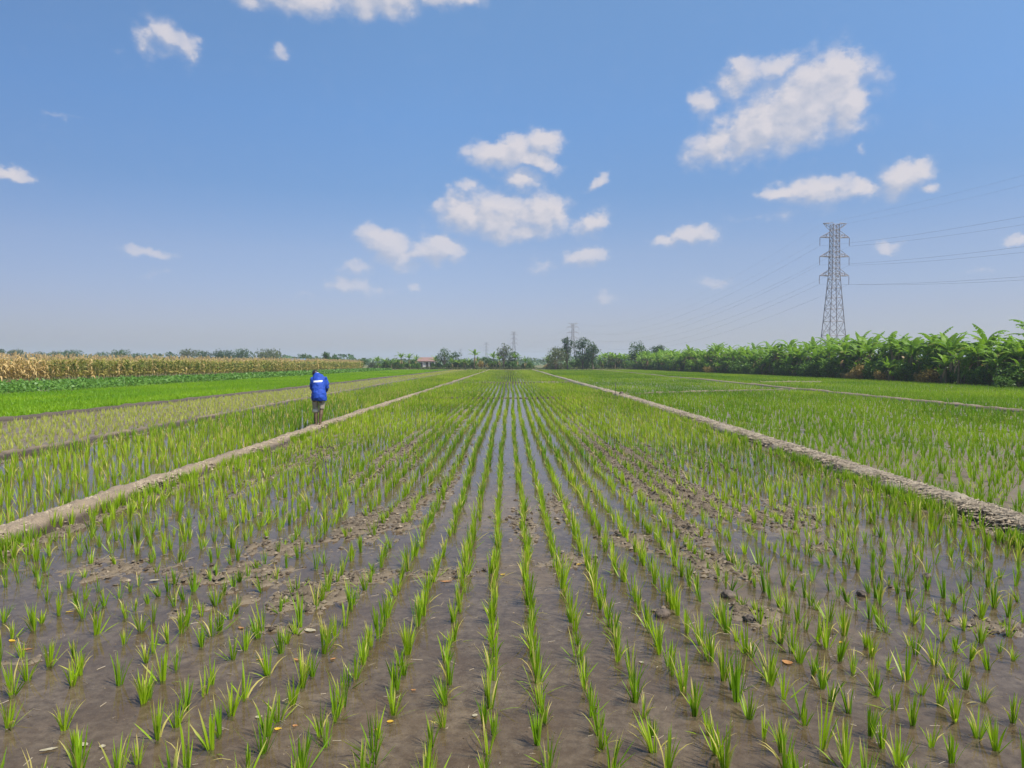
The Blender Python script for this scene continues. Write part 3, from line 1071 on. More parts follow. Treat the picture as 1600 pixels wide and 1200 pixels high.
y, k = 46.0, 0
while k < 300:
    x = float(CORN(y)) + rng.gauss(0, .10)
    if x > -(.725 * y + .1):
        kind = corn_kind(y, rng.random())
        sc = rng.uniform(.90, 1.12) * 1.05
        k += 1
        rz = rng.uniform(0, 6.28)
        lab = f"{'tan dried' if kind == 'dry' else 'green and tan'} corn plant, {ordinal(k)} from the left in the front corn row"
        if k <= 110:
            ms = corn_protos[kind][rng.randrange(9)]
            root = empty('corn_plant', (x, y, -.05), rz)
            root.scale = (sc, sc, sc)
            for nm, me in zip(('stalk', 'foliage', 'tassel', 'ear'), ms):
                obj(nm, me, root)
        else:
            root = obj('corn_plant', corn_s_me[kind][rng.randrange(8)])
            root.location = (x, y, -.05); root.rotation_euler = (0, 0, rz); root.scale = (sc, sc, sc)
        tag(root, lab, 'corn plant', 'corn plants in the front row of the corn field')
    y += rng.uniform(.24, .32)
YC = y
# the rest of the corn as one mass
VS, QS, AS, MI, n = [], [], {'tint': [], 't': [], 'dry': []}, [], 0
for row in range(0, 9):
    y = YC if row == 0 else 44.0
    while y < 172:
        x = float(CORN(y)) - row * .62 + rng.gauss(0, .08)
        if x > -(.735 * y + 1.5):
            kind = corn_kind(y, rng.random())
            v, q, a, mi = corn_s[kind][rng.randrange(8)]
            th, s = rng.uniform(0, 6.28), rng.uniform(.92, 1.12)
            c_, s_ = math.cos(th), math.sin(th)
            W = np.stack([v[:, 0] * c_ - v[:, 1] * s_, v[:, 0] * s_ + v[:, 1] * c_, v[:, 2]], 1) * s + np.array([x, y, -.05])
            VS.append(W); QS.append(q + n); n += len(W)
            for kk in AS: AS[kk].append(a[kk])
            MI.append(np.where(mi == 1, 1 if kind == 'dry' else 3, mi))
        y += rng.uniform(.30, .42) * (1 if row < 3 else 1.3)
me = np_mesh('corn', np.concatenate(VS), [np.concatenate(QS)], {kk: np.concatenate(v) for kk, v in AS.items()}, True,
             (M['corn_stalk'], M['corn_dry'], M['tassel'], M['corn_green']), np.concatenate(MI))
tag(obj('corn', me), 'ripening corn standing behind the front row of the corn field', 'corn', kind='stuff')


# ---------------------------------------------------------------- banana plants
def banana_leaf(mb, base, az, ang, L, w, rng, curl=1.0, dry=0.0, seg=9):
    d = np.array([math.cos(az), math.sin(az), 0]); sdv = np.array([-math.sin(az), math.cos(az), 0])
    p = np.array(base, float)
    pet = .28
    V, tt = [], []
    up = np.array([0, 0, 1.])
    a = ang
    q = p + (d * math.sin(a) + up * math.cos(a)) * pet
    mb.tube([p, q], [.03, .02], n=5, cap=False, tint=.6, t=0., dry=0.)
    p = q
    fold = rng.uniform(.25, .7)
    pts, nrm = [], []
    roll = rng.uniform(-.35, .35)
    for s in range(seg + 1):
        pts.append(p.copy())
        tdir = d * math.sin(a) + up * math.cos(a)
        nrm.append(np.cross(sdv, tdir))
        p = p + tdir * L / seg
        a += curl * rng.uniform(.12, .22) * 9 / seg * (1 + s / seg * .6)
        a = min(a, 2.9)
    tint = min(1, max(0, rng.gauss(.5, .22)))
    for side in (-1, 1):
        for s in range(seg):
            f0, f1 = s / seg, (s + 1) / seg
            wf = lambda f: w * (math.sin(math.pi * min(1, (f * .92 + .06))) ** .45)
            tear = rng.uniform(.1, .45) if rng.random() < .6 else .03
            sd2 = sdv * side * math.cos(fold) - nrm[s] * 0
            drop = -up * math.sin(fold) * .7 if abs(nrm[s][2]) > .3 else d * math.sin(fold) * .4
            o0 = (sdv * side * math.cos(fold) + drop + nrm[s] * roll * side * .5) * wf(f0 + tear * .1)
            o1 = (sdv * side * math.cos(fold) + drop + nrm[s] * roll * side * .5) * wf(f1 - tear * .1)
            sh = (pts[s + 1] - pts[s]) * tear
            j = rng.uniform(-.04, .04) * up
            V = [pts[s], pts[s + 1], pts[s + 1] + o1 - sh + j, pts[s] + o0 + j]
            if side < 0: V = V[::-1]
            mb.add(V, [(0, 1, 2, 3)], tint=tint, t=[f0, f1, f1, f0] if side > 0 else [f0, f1, f1, f0][::-1], dry=dry)


def banana_parts(rng, H=3.0, nl=9, seg=9):
    st, fo, de = MB(), MB(), MB()
    b = rng.uniform(-.2, .2), rng.uniform(-.2, .2)
    P = lambda f: np.array([b[0] * f * f, b[1] * f * f, H * f])
    st.tube([P(f) for f in (0, .25, .5, .75, 1)], [.15, .13, .115, .10, .07], n=9)
    for k in range(nl):
        az = k * 2.4 + rng.uniform(-.4, .4)
        f = k / nl
        banana_leaf(fo, P(1) + np.array([0, 0, -.1 + .1 * f]), az, .08 + .85 * (1 - f) ** .9 + rng.uniform(-.08, .12), rng.uniform(1.35, 2.15), rng.uniform(.20, .31), rng,
                    curl=rng.uniform(.45, 1.0), dry=1.0 if (f < .25 and rng.random() < .7) else 0.0, seg=seg)
    for k in range(rng.randint(2, 4)):
        az = rng.uniform(0, 6.28)
        banana_leaf(de, P(rng.uniform(.75, .95)), az, 1.9, rng.uniform(1.0, 1.6), .12, rng, curl=1.3, seg=6)
    # suckers at the foot
    for k in range(rng.randint(1, 3)):
        az = rng.uniform(0, 6.28); r = rng.uniform(.4, .8); h = rng.uniform(.8, 1.6)
        o = np.array([math.cos(az) * r, math.sin(az) * r, 0])
        st.tube([o, o * 1.1 + np.array([0, 0, h])], [.07, .04], n=6)
        for j in range(4):
            banana_leaf(fo, o * 1.1 + np.array([0, 0, h - .05]), rng.uniform(0, 6.28), rng.uniform(.1, .7), rng.uniform(.8, 1.2), .17, rng, curl=.7, seg=5)
    return st.mesh('pseudostem', (M['pseudostem'],), True), fo.mesh('foliage', (M['banana'],)), de.mesh('dead_foliage', (M['banana_dead'],))


rng = random.Random(71)
ban = [banana_parts(rng, rng.uniform(2.2, 3.2), rng.randint(10, 13)) for _ in range(12)]


def banana(x, y, s, label, group, rng):
    root = empty('banana_plant', (x, y, -.05), rng.uniform(0, 6.28))
    root.scale = (s, s, s)
    for nm, me in zip(('pseudostem', 'foliage', 'dead_foliage'), ban[rng.randrange(len(ban))]):
        obj(nm, me, root)
    tag(root, label, 'banana plant', group)
    return root


gi_ = 0
for row, (dx, sp) in enumerate([(0.0, 1.5), (1.7, 1.7), (3.8, 2.1)]):
    y = 46.0 + row
    kk = 0
    while y < 196:
        x = float(GROVE(y)) + dx + rng.gauss(0, .35)
        if x < .735 * y + 2.0:
            kk += 1
            px = VPX + FPX * x / y
            s = rng.uniform(.86, 1.16)
            if row == 2: s *= 1.12
            seen = ('front', 'second', 'third')[row]
            banana(x, y, s, f"banana plant, {ordinal(kk)} from the right in the {seen} row of the right grove", 'banana plants of the right grove', rng)
        y += sp * rng.uniform(.75, 1.3) * (1 + .004 * (y - 50))


# shrubs at the foot of the grove
def shrub_mesh(seed, h, mat, n=900, w=1.0, size=.09):
    r2 = random.Random(seed)
    bl = []
    for k in range(7):
        bl.append((r2.uniform(-.6, .6) * w, r2.uniform(-.6, .6) * w, h * r2.uniform(.25, .72), .55 * w, .55 * w, h * .30))
    bl.append((0, 0, h * .4, .7 * w, .7 * w, h * .42))
    return crown_mesh('foliage', bl, n, size, seed, mat, .7, .02)


def stems_mesh(seed, h, mat):
    r2 = random.Random(seed); mb = MB()
    for k in range(7):
        a = r2.uniform(0, 6.28); l = r2.uniform(.2, .5)
        mb.tube([(0, 0, 0), (math.cos(a) * l * .5, math.sin(a) * l * .5, h * .45), (math.cos(a) * l, math.sin(a) * l, h * .85)], [.03, .02, .008], n=5, cap=False)
    return mb.mesh('stem', (mat,), True)


shr = [(stems_mesh(100 + k, 1.9, M['bark']), shrub_mesh(200 + k, rng.uniform(1.9, 2.5), M['shrub'], 1500, 1.05, .125)) for k in range(6)]
shd = [(stems_mesh(120 + k, 1.3, M['bark']), shrub_mesh(220 + k, rng.uniform(1.6, 2.2), M['dryshrub'], 900, 1.0, .10)) for k in range(3)]
y, k2 = 46.2, 0
while y < 192:
    x = float(GROVE(y)) + 1.0 + rng.gauss(0, .3)
    if x < .735 * y + 2:
        k2 += 1
        st, fo = shr[rng.randrange(6)]
        root = empty('shrub', (x, y, -.05), rng.uniform(0, 6.28))
        s = rng.uniform(1.1, 1.5); root.scale = (s, s, s * rng.uniform(.95, 1.2))
        obj('stem', st, root); obj('foliage', fo, root)
        tag(root, f"tall leafy bush between the banana stems, {ordinal(k2)} from the right inside the grove", 'bush', 'bushes inside the banana grove')
    y += rng.uniform(1.3, 2.1) * (1 + .003 * (y - 46))
y, k2 = 46.4, 0
while y < 190:
    x = float(GROVE(y)) - 1.5 + rng.gauss(0, .5)
    if x < .735 * y + 2:
        k2 += 1
        banana(x, y, rng.uniform(.42, .72), f"young low banana plant, {ordinal(k2)} from the right along the front edge of the grove", 'young banana plants along the grove edge', rng)
    y += rng.uniform(1.3, 3.2) * (1 + .004 * (y - 46))
y, kg, kd = 46.5, 0, 0
DRYPX = [(1118, 8), (1340, 20), (1393, 9), (1450, 14)]
while y < 190:
    x = float(GROVE(y)) - 1.2 + rng.gauss(0, .55)
    if x < .735 * y + 2:
        px = VPX + FPX * x / y
        isdry = any(abs(px - a) < b for a, b in DRYPX)
        if isdry: kd += 1
        else: kg += 1
        st, fo = (shd if isdry else shr)[rng.randrange(3 if isdry else 6)]
        root = empty('shrub', (x - (.5 if isdry else 0), y, -.05), rng.uniform(0, 6.28))
        s = rng.uniform(.55, 1.15); root.scale = (s, s, s * rng.uniform(.8, 1.2))
        obj('stem', st, root); obj('foliage', fo, root)
        if isdry: tag(root, f"yellow brown dry bush, {ordinal(kd)} from the right at the foot of the banana grove", 'bush', 'dry bushes at the foot of the banana grove')
        else: tag(root, f"dark green leafy bush, {ordinal(kg)} from the right at the foot of the banana grove", 'bush', 'green bushes at the foot of the banana grove')
    y += rng.uniform(1.2, 1.9) * (1 + .003 * (y - 46))


# ---------------------------------------------------------------- trees
def tree(px, Y, top, wpx, label, mat='tree', group=None, seed=1, base=None, leaf=None, n=None, openness=.0, name='tree', lean=0.0, stem=.3):
    r2 = random.Random(seed)
    x = x_at(px, Y); H = z_at(top, Y) + .05; W = wpx * Y / FPX
    root = empty(name, (x, Y, -.05))
    tr = MB()
    hb = H * stem
    tr.tube([(0, 0, 0), (.02 * H, 0, hb * .5), (0, .02 * H, hb), (lean * .3, 0, H * .62), (lean * .5, 0, H * .85)], [H * .026, H * .021, H * .018, H * .012, H * .004], n=8, cap=False)
    blobs = []
    nb = 9 + int(W)
    for k in range(nb):
        a = r2.uniform(0, 6.28); f = r2.random()
        z = H * (stem + .12 + (.86 - stem) * f * .92)
        rad = W / 2 * (.95 - .75 * abs(f - .38) ** 1.2) * r2.uniform(.35, .85)
        cx, cy = math.cos(a) * rad + lean * f, math.sin(a) * rad
        br = max(.4, min(W, H) * r2.uniform(.17, .27))
        if z + br > H: z = H - br
        blobs.append((cx, cy, z, br, br, br * .8))
        tr.tube([(0, 0, hb * r2.uniform(.7, 1.1)), (cx * .5, cy * .5, (hb + z) / 2 + .05 * H), (cx, cy, z)], [H * .011, H * .007, H * .003], n=5, cap=False)
    blobs.append((lean * .5, 0, H * (.5 + stem * .3), W * .26, W * .26, H * .24))
    blobs.append((lean, 0, H - min(W, H) * .15, min(W, H) * .14, min(W, H) * .14, min(W, H) * .15))
    obj('trunk', tr.mesh('trunk', (M['bark'],), True), root)
    lf = leaf or max(.12, Y * .0011)
    cnt = n or int(min(9000, 26 * W * H / (lf * lf) * .062 * (1 - openness)))
    cnt = max(cnt, 500)
    obj('crown', crown_mesh('crown', blobs, cnt, lf, seed + 500, M[mat], .35), root)
    tag(root, label, 'tree', group)
    return root


T = tree
# middle distance, right of the rows' end
T(868, 176, 541, 42, 'greyish green bushy tree at the left edge of the dark tree group', 'treepale', seed=3, stem=.12)
T(886, 180, 526, 22, 'tallest narrow dark tree standing in front of the second pylon', 'treedark', seed=4, stem=.2)
T(910, 178, 527, 36, 'broad dark green tree just right of the second pylon', 'treedark', seed=5, stem=.2)
T(926, 177, 534, 30, 'rounded dark green tree at the right edge of the dark tree group', 'treedark', seed=6, stem=.2)
T(1000, 190, 532, 34, 'dark tree with an open crown rising behind the far bananas', 'tree', seed=7, stem=.3)
T(1031, 200, 538, 30, 'low round dark tree behind the far end of the grove', 'treedark', seed=8, stem=.35)
T(960, 186, 553, 30, 'small shrubby tree between the dark trees and the far bananas', 'treepale', seed=9, stem=.1)
T(694, 184, 542, 30, 'slim green tree with tufted crown right of the red roof', 'tree', seed=10, openness=.4, stem=.2)
T(712, 186, 549, 22, 'low green tree touching the slim tree by the red roof', 'tree', seed=11, stem=.2)
T(787, 184, 536, 26, 'brownish flowering tree above the bananas at the end of the rows', 'treepale', seed=12, openness=.3, stem=.25)
T(800, 186, 548, 26, 'green bushy tree right of the brownish flowering tree', 'tree', seed=13, stem=.15)
T(757, 192, 556, 26, 'round grey green bush under the small distant pylon', 'tree', seed=14, stem=.12)
T(725, 190, 560, 24, 'low dark bush between two banana clumps near the red roof', 'tree', seed=15, stem=.12)
T(820, 187, 566, 26, 'low pale bush at the right end of the middle banana clump', 'treepale', seed=16, stem=.1)
# left, at the end of and behind the corn
T(509, 170, 549, 14, 'thin tree with tufted dark crown at the end of the corn', 'tree', seed=17, openness=.35, stem=.25)
T(523, 172, 553, 20, 'bushy green tree right of the tufted tree at the corn end', 'tree', seed=18, stem=.12)
T(498, 174, 559, 22, 'low brown green bush behind the last corn plants', 'treepale', seed=19, stem=.12)
T(477, 215, 552, 26, 'small grey green tree rising behind the end of the corn', 'tree', seed=20, stem=.25)
T(418, 260, 544, 56, 'wide hazy green tree behind the right part of the corn', 'treepale', seed=21, stem=.2)
T(378, 265, 543, 36, 'tall dark tree in the group behind the corn', 'tree', seed=22, stem=.2)
T(350, 250, 546, 44, 'dark tree in the middle of the group behind the corn', 'treedark', seed=23, stem=.2)
T(320, 245, 547, 34, 'dark low tree at the left of the group behind the corn', 'treedark', seed=24, stem=.2)
T(297, 300, 544, 44, 'tan bare looking tree left of the dark group behind the corn', 'treepale', seed=25, stem=.2)
T(267, 280, 549, 22, 'small dark tree poking above the middle of the corn', 'tree', seed=26, stem=.25)
T(190, 290, 544, 30, 'pointed dark tree alone above the left half of the corn', 'tree', seed=27, stem=.3)
T(163, 330, 549, 40, 'flat hazy tree left of the pointed tree above the corn', 'tree', seed=28, stem=.2)
T(218, 330, 551, 34, 'faint low tree right of the pointed tree above the corn', 'tree', seed=29, stem=.2)
T(115, 320, 545, 36, 'hazy grey tree above the corn with a ragged top', 'tree', seed=30, stem=.25)
T(88, 330, 548, 26, 'low hazy tree beside the ragged topped tree', 'treepale', seed=31, stem=.25)
T(60, 340, 549, 40, 'pale rounded tree above the dry end of the corn', 'treepale', seed=32, stem=.2)
T(30, 330, 545, 36, 'greyish tree near the left edge above the dry corn', 'treepale', seed=33, stem=.2)
T(3, 200, 545, 22, 'dark green tree at the left edge of the photo', 'treedark', seed=34, stem=.2)
# hedge right of the corn
for k, (px, top, w, mt) in enumerate([(548, 562, 26, 'tree'), (566, 560, 24, 'tree'), (583, 566, 20, 'treepale'), (556, 568, 30, 'treepale'), (660, 569, 16, 'tree')]):
    T(px, 205 + 6 * k, top, w, ('hazy hedge tree right of the corn end', 'taller hazy hedge tree left of the far banana row', 'small pale hedge bush touching the far bananas',
                                'low pale hedge bush in front of the hazy hedge trees', 'low green bush in front of the red roofed house')[k], mt, seed=40 + k, stem=.1)
# far banana clumps
rng = random.Random(81)
FB = [(590, 553, 'leftmost'), (602, 556, ''), (612, 560, ''), (622, 556, ''), (628, 552, ''), (640, 553, ''), (650, 556, ''), (682, 552, ''), (705, 556, ''), (716, 558, ''),
      (726, 556, ''), (741, 547, ''), (735, 556, ''), (744, 556, ''), (772, 550, ''), (781, 556, ''), (806, 550, ''), (820, 556, ''), (856, 553, ''), (866, 550, ''), (876, 556, ''),
      (938, 552, ''), (945, 548, ''), (950, 550, ''), (961, 552, ''), (971, 550, ''), (981, 546, ''), (992, 550, ''), (998, 548, ''), (1004, 552, ''), (955, 545, ''), (966, 546, ''), (976, 548, ''), (986, 552, ''), (1010, 550, ''), (1020, 553, ''), (1045, 548, ''), (1058, 546, ''), (1072, 550, '')]
FB.sort()
for k, (px, top, _) in enumerate(FB):
    Y = 182.5 + rng.uniform(0, 3) if px < 930 else 186 + rng.uniform(-4, 6)
    banana(x_at(px, Y), Y, (z_at(top, Y)) / 4.35, f"distant banana plant, {ordinal(k + 1)} from the left along the far edge of the paddies", 'banana plants along the far field edge', rng)

k2 = 0
for px in [*range(588, 656, 9), *range(676, 752, 7), *range(764, 832, 8), *range(852, 1012, 7)]:
    k2 += 1
    Y = 184.5 + rng.uniform(-1.0, 3.5)
    mt = rng.random()
    st, fo = (shd if mt < .12 else shr)[rng.randrange(3 if mt < .12 else 6)]
    root = empty('shrub', (x_at(px + rng.uniform(-3, 3), Y), Y, -.05), rng.uniform(0, 6.28))
    s = rng.uniform(.85, 1.5); root.scale = (s, s, s * rng.uniform(.8, 1.1))
    obj('stem', st, root); obj('foliage', fo, root)
    tag(root, f"distant {'dry' if mt < .12 else 'green'} bush, {ordinal(k2)} from the left along the far edge of the paddies", 'bush', 'bushes along the far field edge')

# far-off woodland that reads as one mass
rr = np.random.default_rng(19)
n = 26000
az = rr.uniform(-.72, .72, n)
D = rr.uniform(430, 900, n)
X = az * D
hh = 3.4 + 6.2 * fbm(az * 30 + 40, D * .004, 5, 3) ** 1.3
hh = hh * (1 - .35 * ((az > -.22) & (az < .05)))
C = np.stack([X, D, hh * rr.random(n) ** .7], 1)
V, Q = leaf_quads(C, .9 + D * .0006, rr, .35, .7)
ti = np.repeat(np.clip(rr.normal(.5, .25, n), 0, 1), 4)
tag(obj('far_wood', np_mesh('far_wood', V, [Q], {'tint': ti, 't': ti * 0, 'dry': ti * 0}, False, (M['tree'],))), 'low hazy line of woodland along the horizon', 'woodland', kind='stuff')
# low weeds along the far end bund
n = 14000
X = rr.uniform(-36, 36, n)
C = np.stack([X, YEND + .6 + rr.uniform(0, 5, n), (.2 + .9 * fbm(X * .5, X * 0, 9, 3)) * rr.random(n)], 1)
V, Q = leaf_quads(C, .16, rr, .35, .5)
ti = np.repeat(np.clip(rr.normal(.5, .25, n), 0, 1), 4)
tag(obj('weeds', np_mesh('weeds', V, [Q], {'tint': ti, 't': ti * 0, 'dry': ti * 0}, False, (M['treepale'],))), 'low weeds along the far edge of the paddies', 'weeds', kind='stuff')

# ---------------------------------------------------------------- house
M['roof'] = plain('clay_tiles', (.26, .15, .125), .8, col2=(.20, .12, .10), scale=3)
M['wall'] = plain('plaster', (.55, .53, .50), .9)
M['dark'] = plain('dark_opening', (.04, .04, .045), .6)
M['blue_roof'] = plain('blue_sheet_metal', (.10, .26, .45), .5)


def house(px, Y, w, d, eave, ridge, label, roofm):
    x = x_at(px, Y)
    root = empty('house', (x, Y, -.05))
    mb = MB(); mb.box((0, 0, eave / 2), (w - .8, d - .8, eave)); obj('wall', mb.mesh('wall', (M['wall'],)), root)
    V = [(-w / 2, -d / 2, eave), (w / 2, -d / 2, eave), (w / 2, d / 2, eave), (-w / 2, d / 2, eave), (-w * .42, 0, ridge), (w * .42, 0, ridge),
         (-w / 2, -d / 2, eave - .12), (w / 2, -d / 2, eave - .12), (w / 2, d / 2, eave - .12), (-w / 2, d / 2, eave - .12)]
    mb = MB(); mb.add(V, [(0, 1, 5, 4), (2, 3, 4, 5), (6, 7, 1, 0), (7, 8, 2, 1), (8, 9, 3, 2), (9, 6, 0, 3), (9, 8, 7, 6)], [(1, 2, 5), (3, 0, 4)])
    obj('roof', mb.mesh('roof', (roofm,)), root)
    for k in (-.3, .08, .34):
        if k == .08:
            mb = MB(); mb.box((w * k, -d / 2 + .385, 1.0), (.9, .06, 2.0)); obj('door', mb.mesh('door', (M['wood'],)), root)
        else:
            mb = MB(); mb.box((w * k, -d / 2 + .385, 1.3), (1.1, .06, 1.0)); wi = obj('window', mb.mesh('window', (M['dark'],)), root)
            mb = MB()
            for s in (-1, 1):
                mb.box((w * k + s * .59, -d / 2 + .37, 1.3), (.08, .09, 1.16)); mb.box((w * k, -d / 2 + .37, 1.3 + s * .54), (1.1, .088, .08))
            obj('frame', mb.mesh('frame', (M['wood'],)), wi)
    # posts of the veranda
    for k in (-.48, -.16, .16, .48):
        mb = MB(); mb.box((w * k, -d / 2 + .12, eave / 2 - .07), (.12, .12, eave - .14)); obj('post', mb.mesh('post', (M['wall'],)), root)
    tag(root, label, 'house')
    return root


house(667, 196, 5.0, 4.5, 2.35, 3.4, 'small house with a faded red roof behind the banana plants', M['roof'])
house(467, 205, 5.0, 4.0, 2.2, 3.1, 'small building with a blue roof just above the corn', M['blue_roof'])


# ---------------------------------------------------------------- pylons and cables
def pylon(name_label, x, y, H, arm, rz, thick=1.0, group='steel lattice pylons of the power line'):
    root = empty('pylon', (x, y, -.05), rz)
    tw, ar = MB(), []
    zb = H * .66           # waist
    hw = lambda z: (H * .072 * (1 - z / zb) + H * .0265 * (z / zb)) if z < zb else H * .0265 * (1 - .18 * (z - zb) / (H - zb))
    zs = [0]
    z = 0
    while z < zb - .5:
        z += max(1.5, hw(z) * 1.75); zs.append(min(z, zb))
    if zs[-1] < zb: zs[-1] = zb
    while zs[-1] < H - .4:
        zs.append(min(H, zs[-1] + H * .037))
    corners = lambda z: [np.array([sx * hw(z), sy * hw(z), z]) for sx, sy in ((-1, -1), (1, -1), (1, 1), (-1, 1))]
    L, B_ = .11 * thick, .055 * thick
    for a, b in zip(zs[:-1], zs[1:]):
        ca, cb = corners(a), corners(b)
        for k in range(4):
            j = (k + 1) % 4
            tw.bar(ca[k], cb[k], L)
            tw.bar(ca[k], cb[j], B_); tw.bar(ca[j], cb[k], B_)
            tw.bar(cb[k], cb[j], B_)
            if b < zb * .8:
                mid = (ca[k] + ca[j]) / 2; m2 = (cb[k] + cb[j]) / 2
                c = (ca[k] + ca[j] + cb[k] + cb[j]) / 4
                tw.bar((ca[k] + cb[k]) / 2, (c + ca[k]) / 2, B_ * .8); tw.bar((ca[j] + cb[j]) / 2, (c + ca[j]) / 2, B_ * .8)
    obj('tower', tw.mesh('tower', (M['steel'],)), root)
    att = []
    for z in (H * .905, H * .775, H * .645):
        cz = corners(z); ct = corners(z + H * .042)
        for s in (-1, 1):
            mb = MB()
            tip = np.array([s * arm, 0, z])
            for sy in (-1, 1):
                bl = np.array([s * hw(z), sy * hw(z), z]); tl = np.array([s * hw(z), sy * hw(z), z + H * .042])
                mb.bar(bl, tip, B_ * 1.5); mb.bar(tl, tip, B_ * 1.2)
                mm = (bl + tip) / 2; mt = (tl + tip) / 2
                mb.bar(mm, mt, B_); mb.bar(bl, mt, B_); mb.bar(mm, (mt + tip) / 2, B_)
            mb.bar((np.array([s * hw(z), hw(z), z]) + tip) / 2, (np.array([s * hw(z), -hw(z), z]) + tip) / 2, B_)
            obj('cross_arm', mb.mesh('cross_arm', (M['steel'],)), root)
            ins = MB()
            il = H * .058
            ins.tube([tip, tip + np.array([0, 0, -il])], .05 * thick, n=5, cap=False)
            for q in range(9):
                zz = tip[2] - il * (.1 + .85 * q / 9)
                ins.tube([(tip[0], 0, zz), (tip[0], 0, zz - .07)], [.05 * thick, .13 * thick], n=6, cap=False)
            obj('insulator', ins.mesh('insulator', (M['insul'],)), root)
            att.append((s * arm, 0, z - il))
    for s in (-1, 1):
        mb = MB(); tip = np.array([s * arm * .8, 0, H])
        for sy in (-1, 1):
            mb.bar((s * hw(H), sy * hw(H), H), tip, B_ * 1.4); mb.bar((s * hw(H * .955), sy * hw(H * .955), H * .955), tip, B_ * 1.2)
            mb.bar(np.array([s * hw(H), sy * hw(H), H]) * .5 + tip * .5, (np.array([s * hw(H * .955), sy * hw(H * .955), H * .955]) + tip) / 2, B_)
        obj('earth_wire_arm', mb.mesh('earth_wire_arm', (M['steel'],)), root)
        att.append((s * arm * .8, 0, H))
    tag(root, name_label, 'pylon', group)
    cr, sr = math.cos(rz), math.sin(rz)
    return [np.array([a[0] * cr - a[1] * sr + x, a[0] * sr + a[1] * cr + y, a[2] - .05]) for a in att]


H1 = z_at(350, 180)
A1 = pylon('tall steel lattice pylon rising behind the banana grove', x_at(1302, 180), 180, H1, 3.85, R(4), 1.0)
A2 = pylon('pylon standing behind the dark tree group right of the rows', x_at(895, 470), 470, z_at(505, 470), 4.0, R(3), .85)
A3 = pylon('smaller hazy pylon above the brownish tree at the end of the rows', x_at(803, 700), 700, z_at(518, 700), 3.6, R(10), 1.0)
A4 = pylon('faint pylon above the round bush left of the row end', x_at(760, 1000), 1000, z_at(535, 1000), 3.8, R(5), 1.4)
A5 = pylon('faintest and farthest pylon between the red roof and the rows', x_at(720, 1400), 1400, z_at(545, 1400), 4.2, R(5), 1.8)
dx, dy = 99 - x_at(1302, 180), -80 - 180
A0 = [a + np.array([dx, dy, 0.0]) for a in A1]
NAMES = ['upper left conductor', 'upper right conductor', 'middle left conductor', 'middle right conductor', 'lower left conductor', 'lower right conductor',
         'left earth wire along the pylon tops', 'right earth wire along the pylon tops']
for k in range(8):
    pts = []
    for (a, b, sag) in ((A0[k], A1[k], 8 if k < 6 else 6.5), (A1[k], A2[k], 10.5), (A2[k], A3[k], 7), (A3[k], A4[k], 8), (A4[k], A5[k], 9)):
        N = 28
        for i in range(N):
            f = i / N
            p = a + (b - a) * f
            pts.append((p[0], p[1], p[2] - 4 * sag * f * (1 - f)))
    pts.append(tuple(A5[k]))
    mb = MB(); mb.tube(pts, .015 if k < 6 else .009, n=4, cap=False)
    o = obj('power_cable', mb.mesh('power_cable', (M['cable'],), True))
    tag(o, f"{NAMES[k]} of the power line, sagging between the pylons" if k < 6 else f"thin {NAMES[k]}", 'power cable', 'cables of the power line')

# ---------------------------------------------------------------- stake and clods
sx_, sy_ = at_px(963, 621)
mb = MB(); mb.tube([(0, 0, -.25), (.005, 0, .3), (-.006, .01, .62), (.004, 0, .80)], [.014, .013, .012, .010], n=6)
o = obj('wooden_stake', mb.mesh('wooden_stake', (M['wood'],), True)); o.location = (sx_ - .05, sy_ - .1, 0)
tag(o, 'thin dark stake stuck upright beside the right earth path', 'stake')


def lump(name, x, y, z, r, label, mat, group, seed, flat=.6):
    me = bpy.data.meshes.new(name)
    import bmesh
    bm = bmesh.new(); bmesh.ops.create_icosphere(bm, subdivisions=3, radius=1)
    for v in bm.verts:
        c = v.co
        f = .72 + .6 * float(fbm(np.array(c.x * 2.2 + c.z + seed), np.array(c.y * 2.2 - c.z * .7), seed, 4, .6))
        v.co = Vector((c.x * r * f, c.y * r * f * .8, c.z * r * f * flat))
    for f in bm.faces: f.smooth = True
    bm.to_mesh(me); bm.free(); me.materials.append(mat)
    o = obj(name, me); o.location = (x, y, z); o.rotation_euler = (0, 0, seed)
    tag(o, label, 'mud clod', group)
    return o


M['clod'] = plain('mud_clod', (.15, .11, .08), .75, col2=(.06, .045, .033), scale=25, bump=1.0)
x, y = at_px(968, 611)
lump('mud_clod', float(RB(37.6)) - .02, 37.6, .17, .13, 'dark clod on the right earth path beside the thin stake', M['clod'], None, 5, .9)
for k, (px, py, r, lb) in enumerate([(1141, 936, .055, 'dark wet mud clod with a pale spot in the right rows'), (1177, 974, .050, 'dark mud clod at the foot of a rice clump right of centre'),
                                     (1352, 934, .045, 'round mud clod in the water at the right of the paddy'), (1296, 1061, .030, 'small mud clod between rows in the right foreground'),
                                     (1038, 966, .060, 'lumpy brown mud clod beside the third row right of centre'), (1590, 985, .060, 'mud clod at the right edge of the photo'),
                                     (400, 905, .035, 'small mud clod on the bare mud left of the rows'), (1455, 905, .035, 'small dark clod far right near the path')]):
    x, y = at_px(px, py)
    lump('mud_clod', x, y, .012, r, lb, M['clod'], 'mud clods in the paddy', 50 + k, .65)


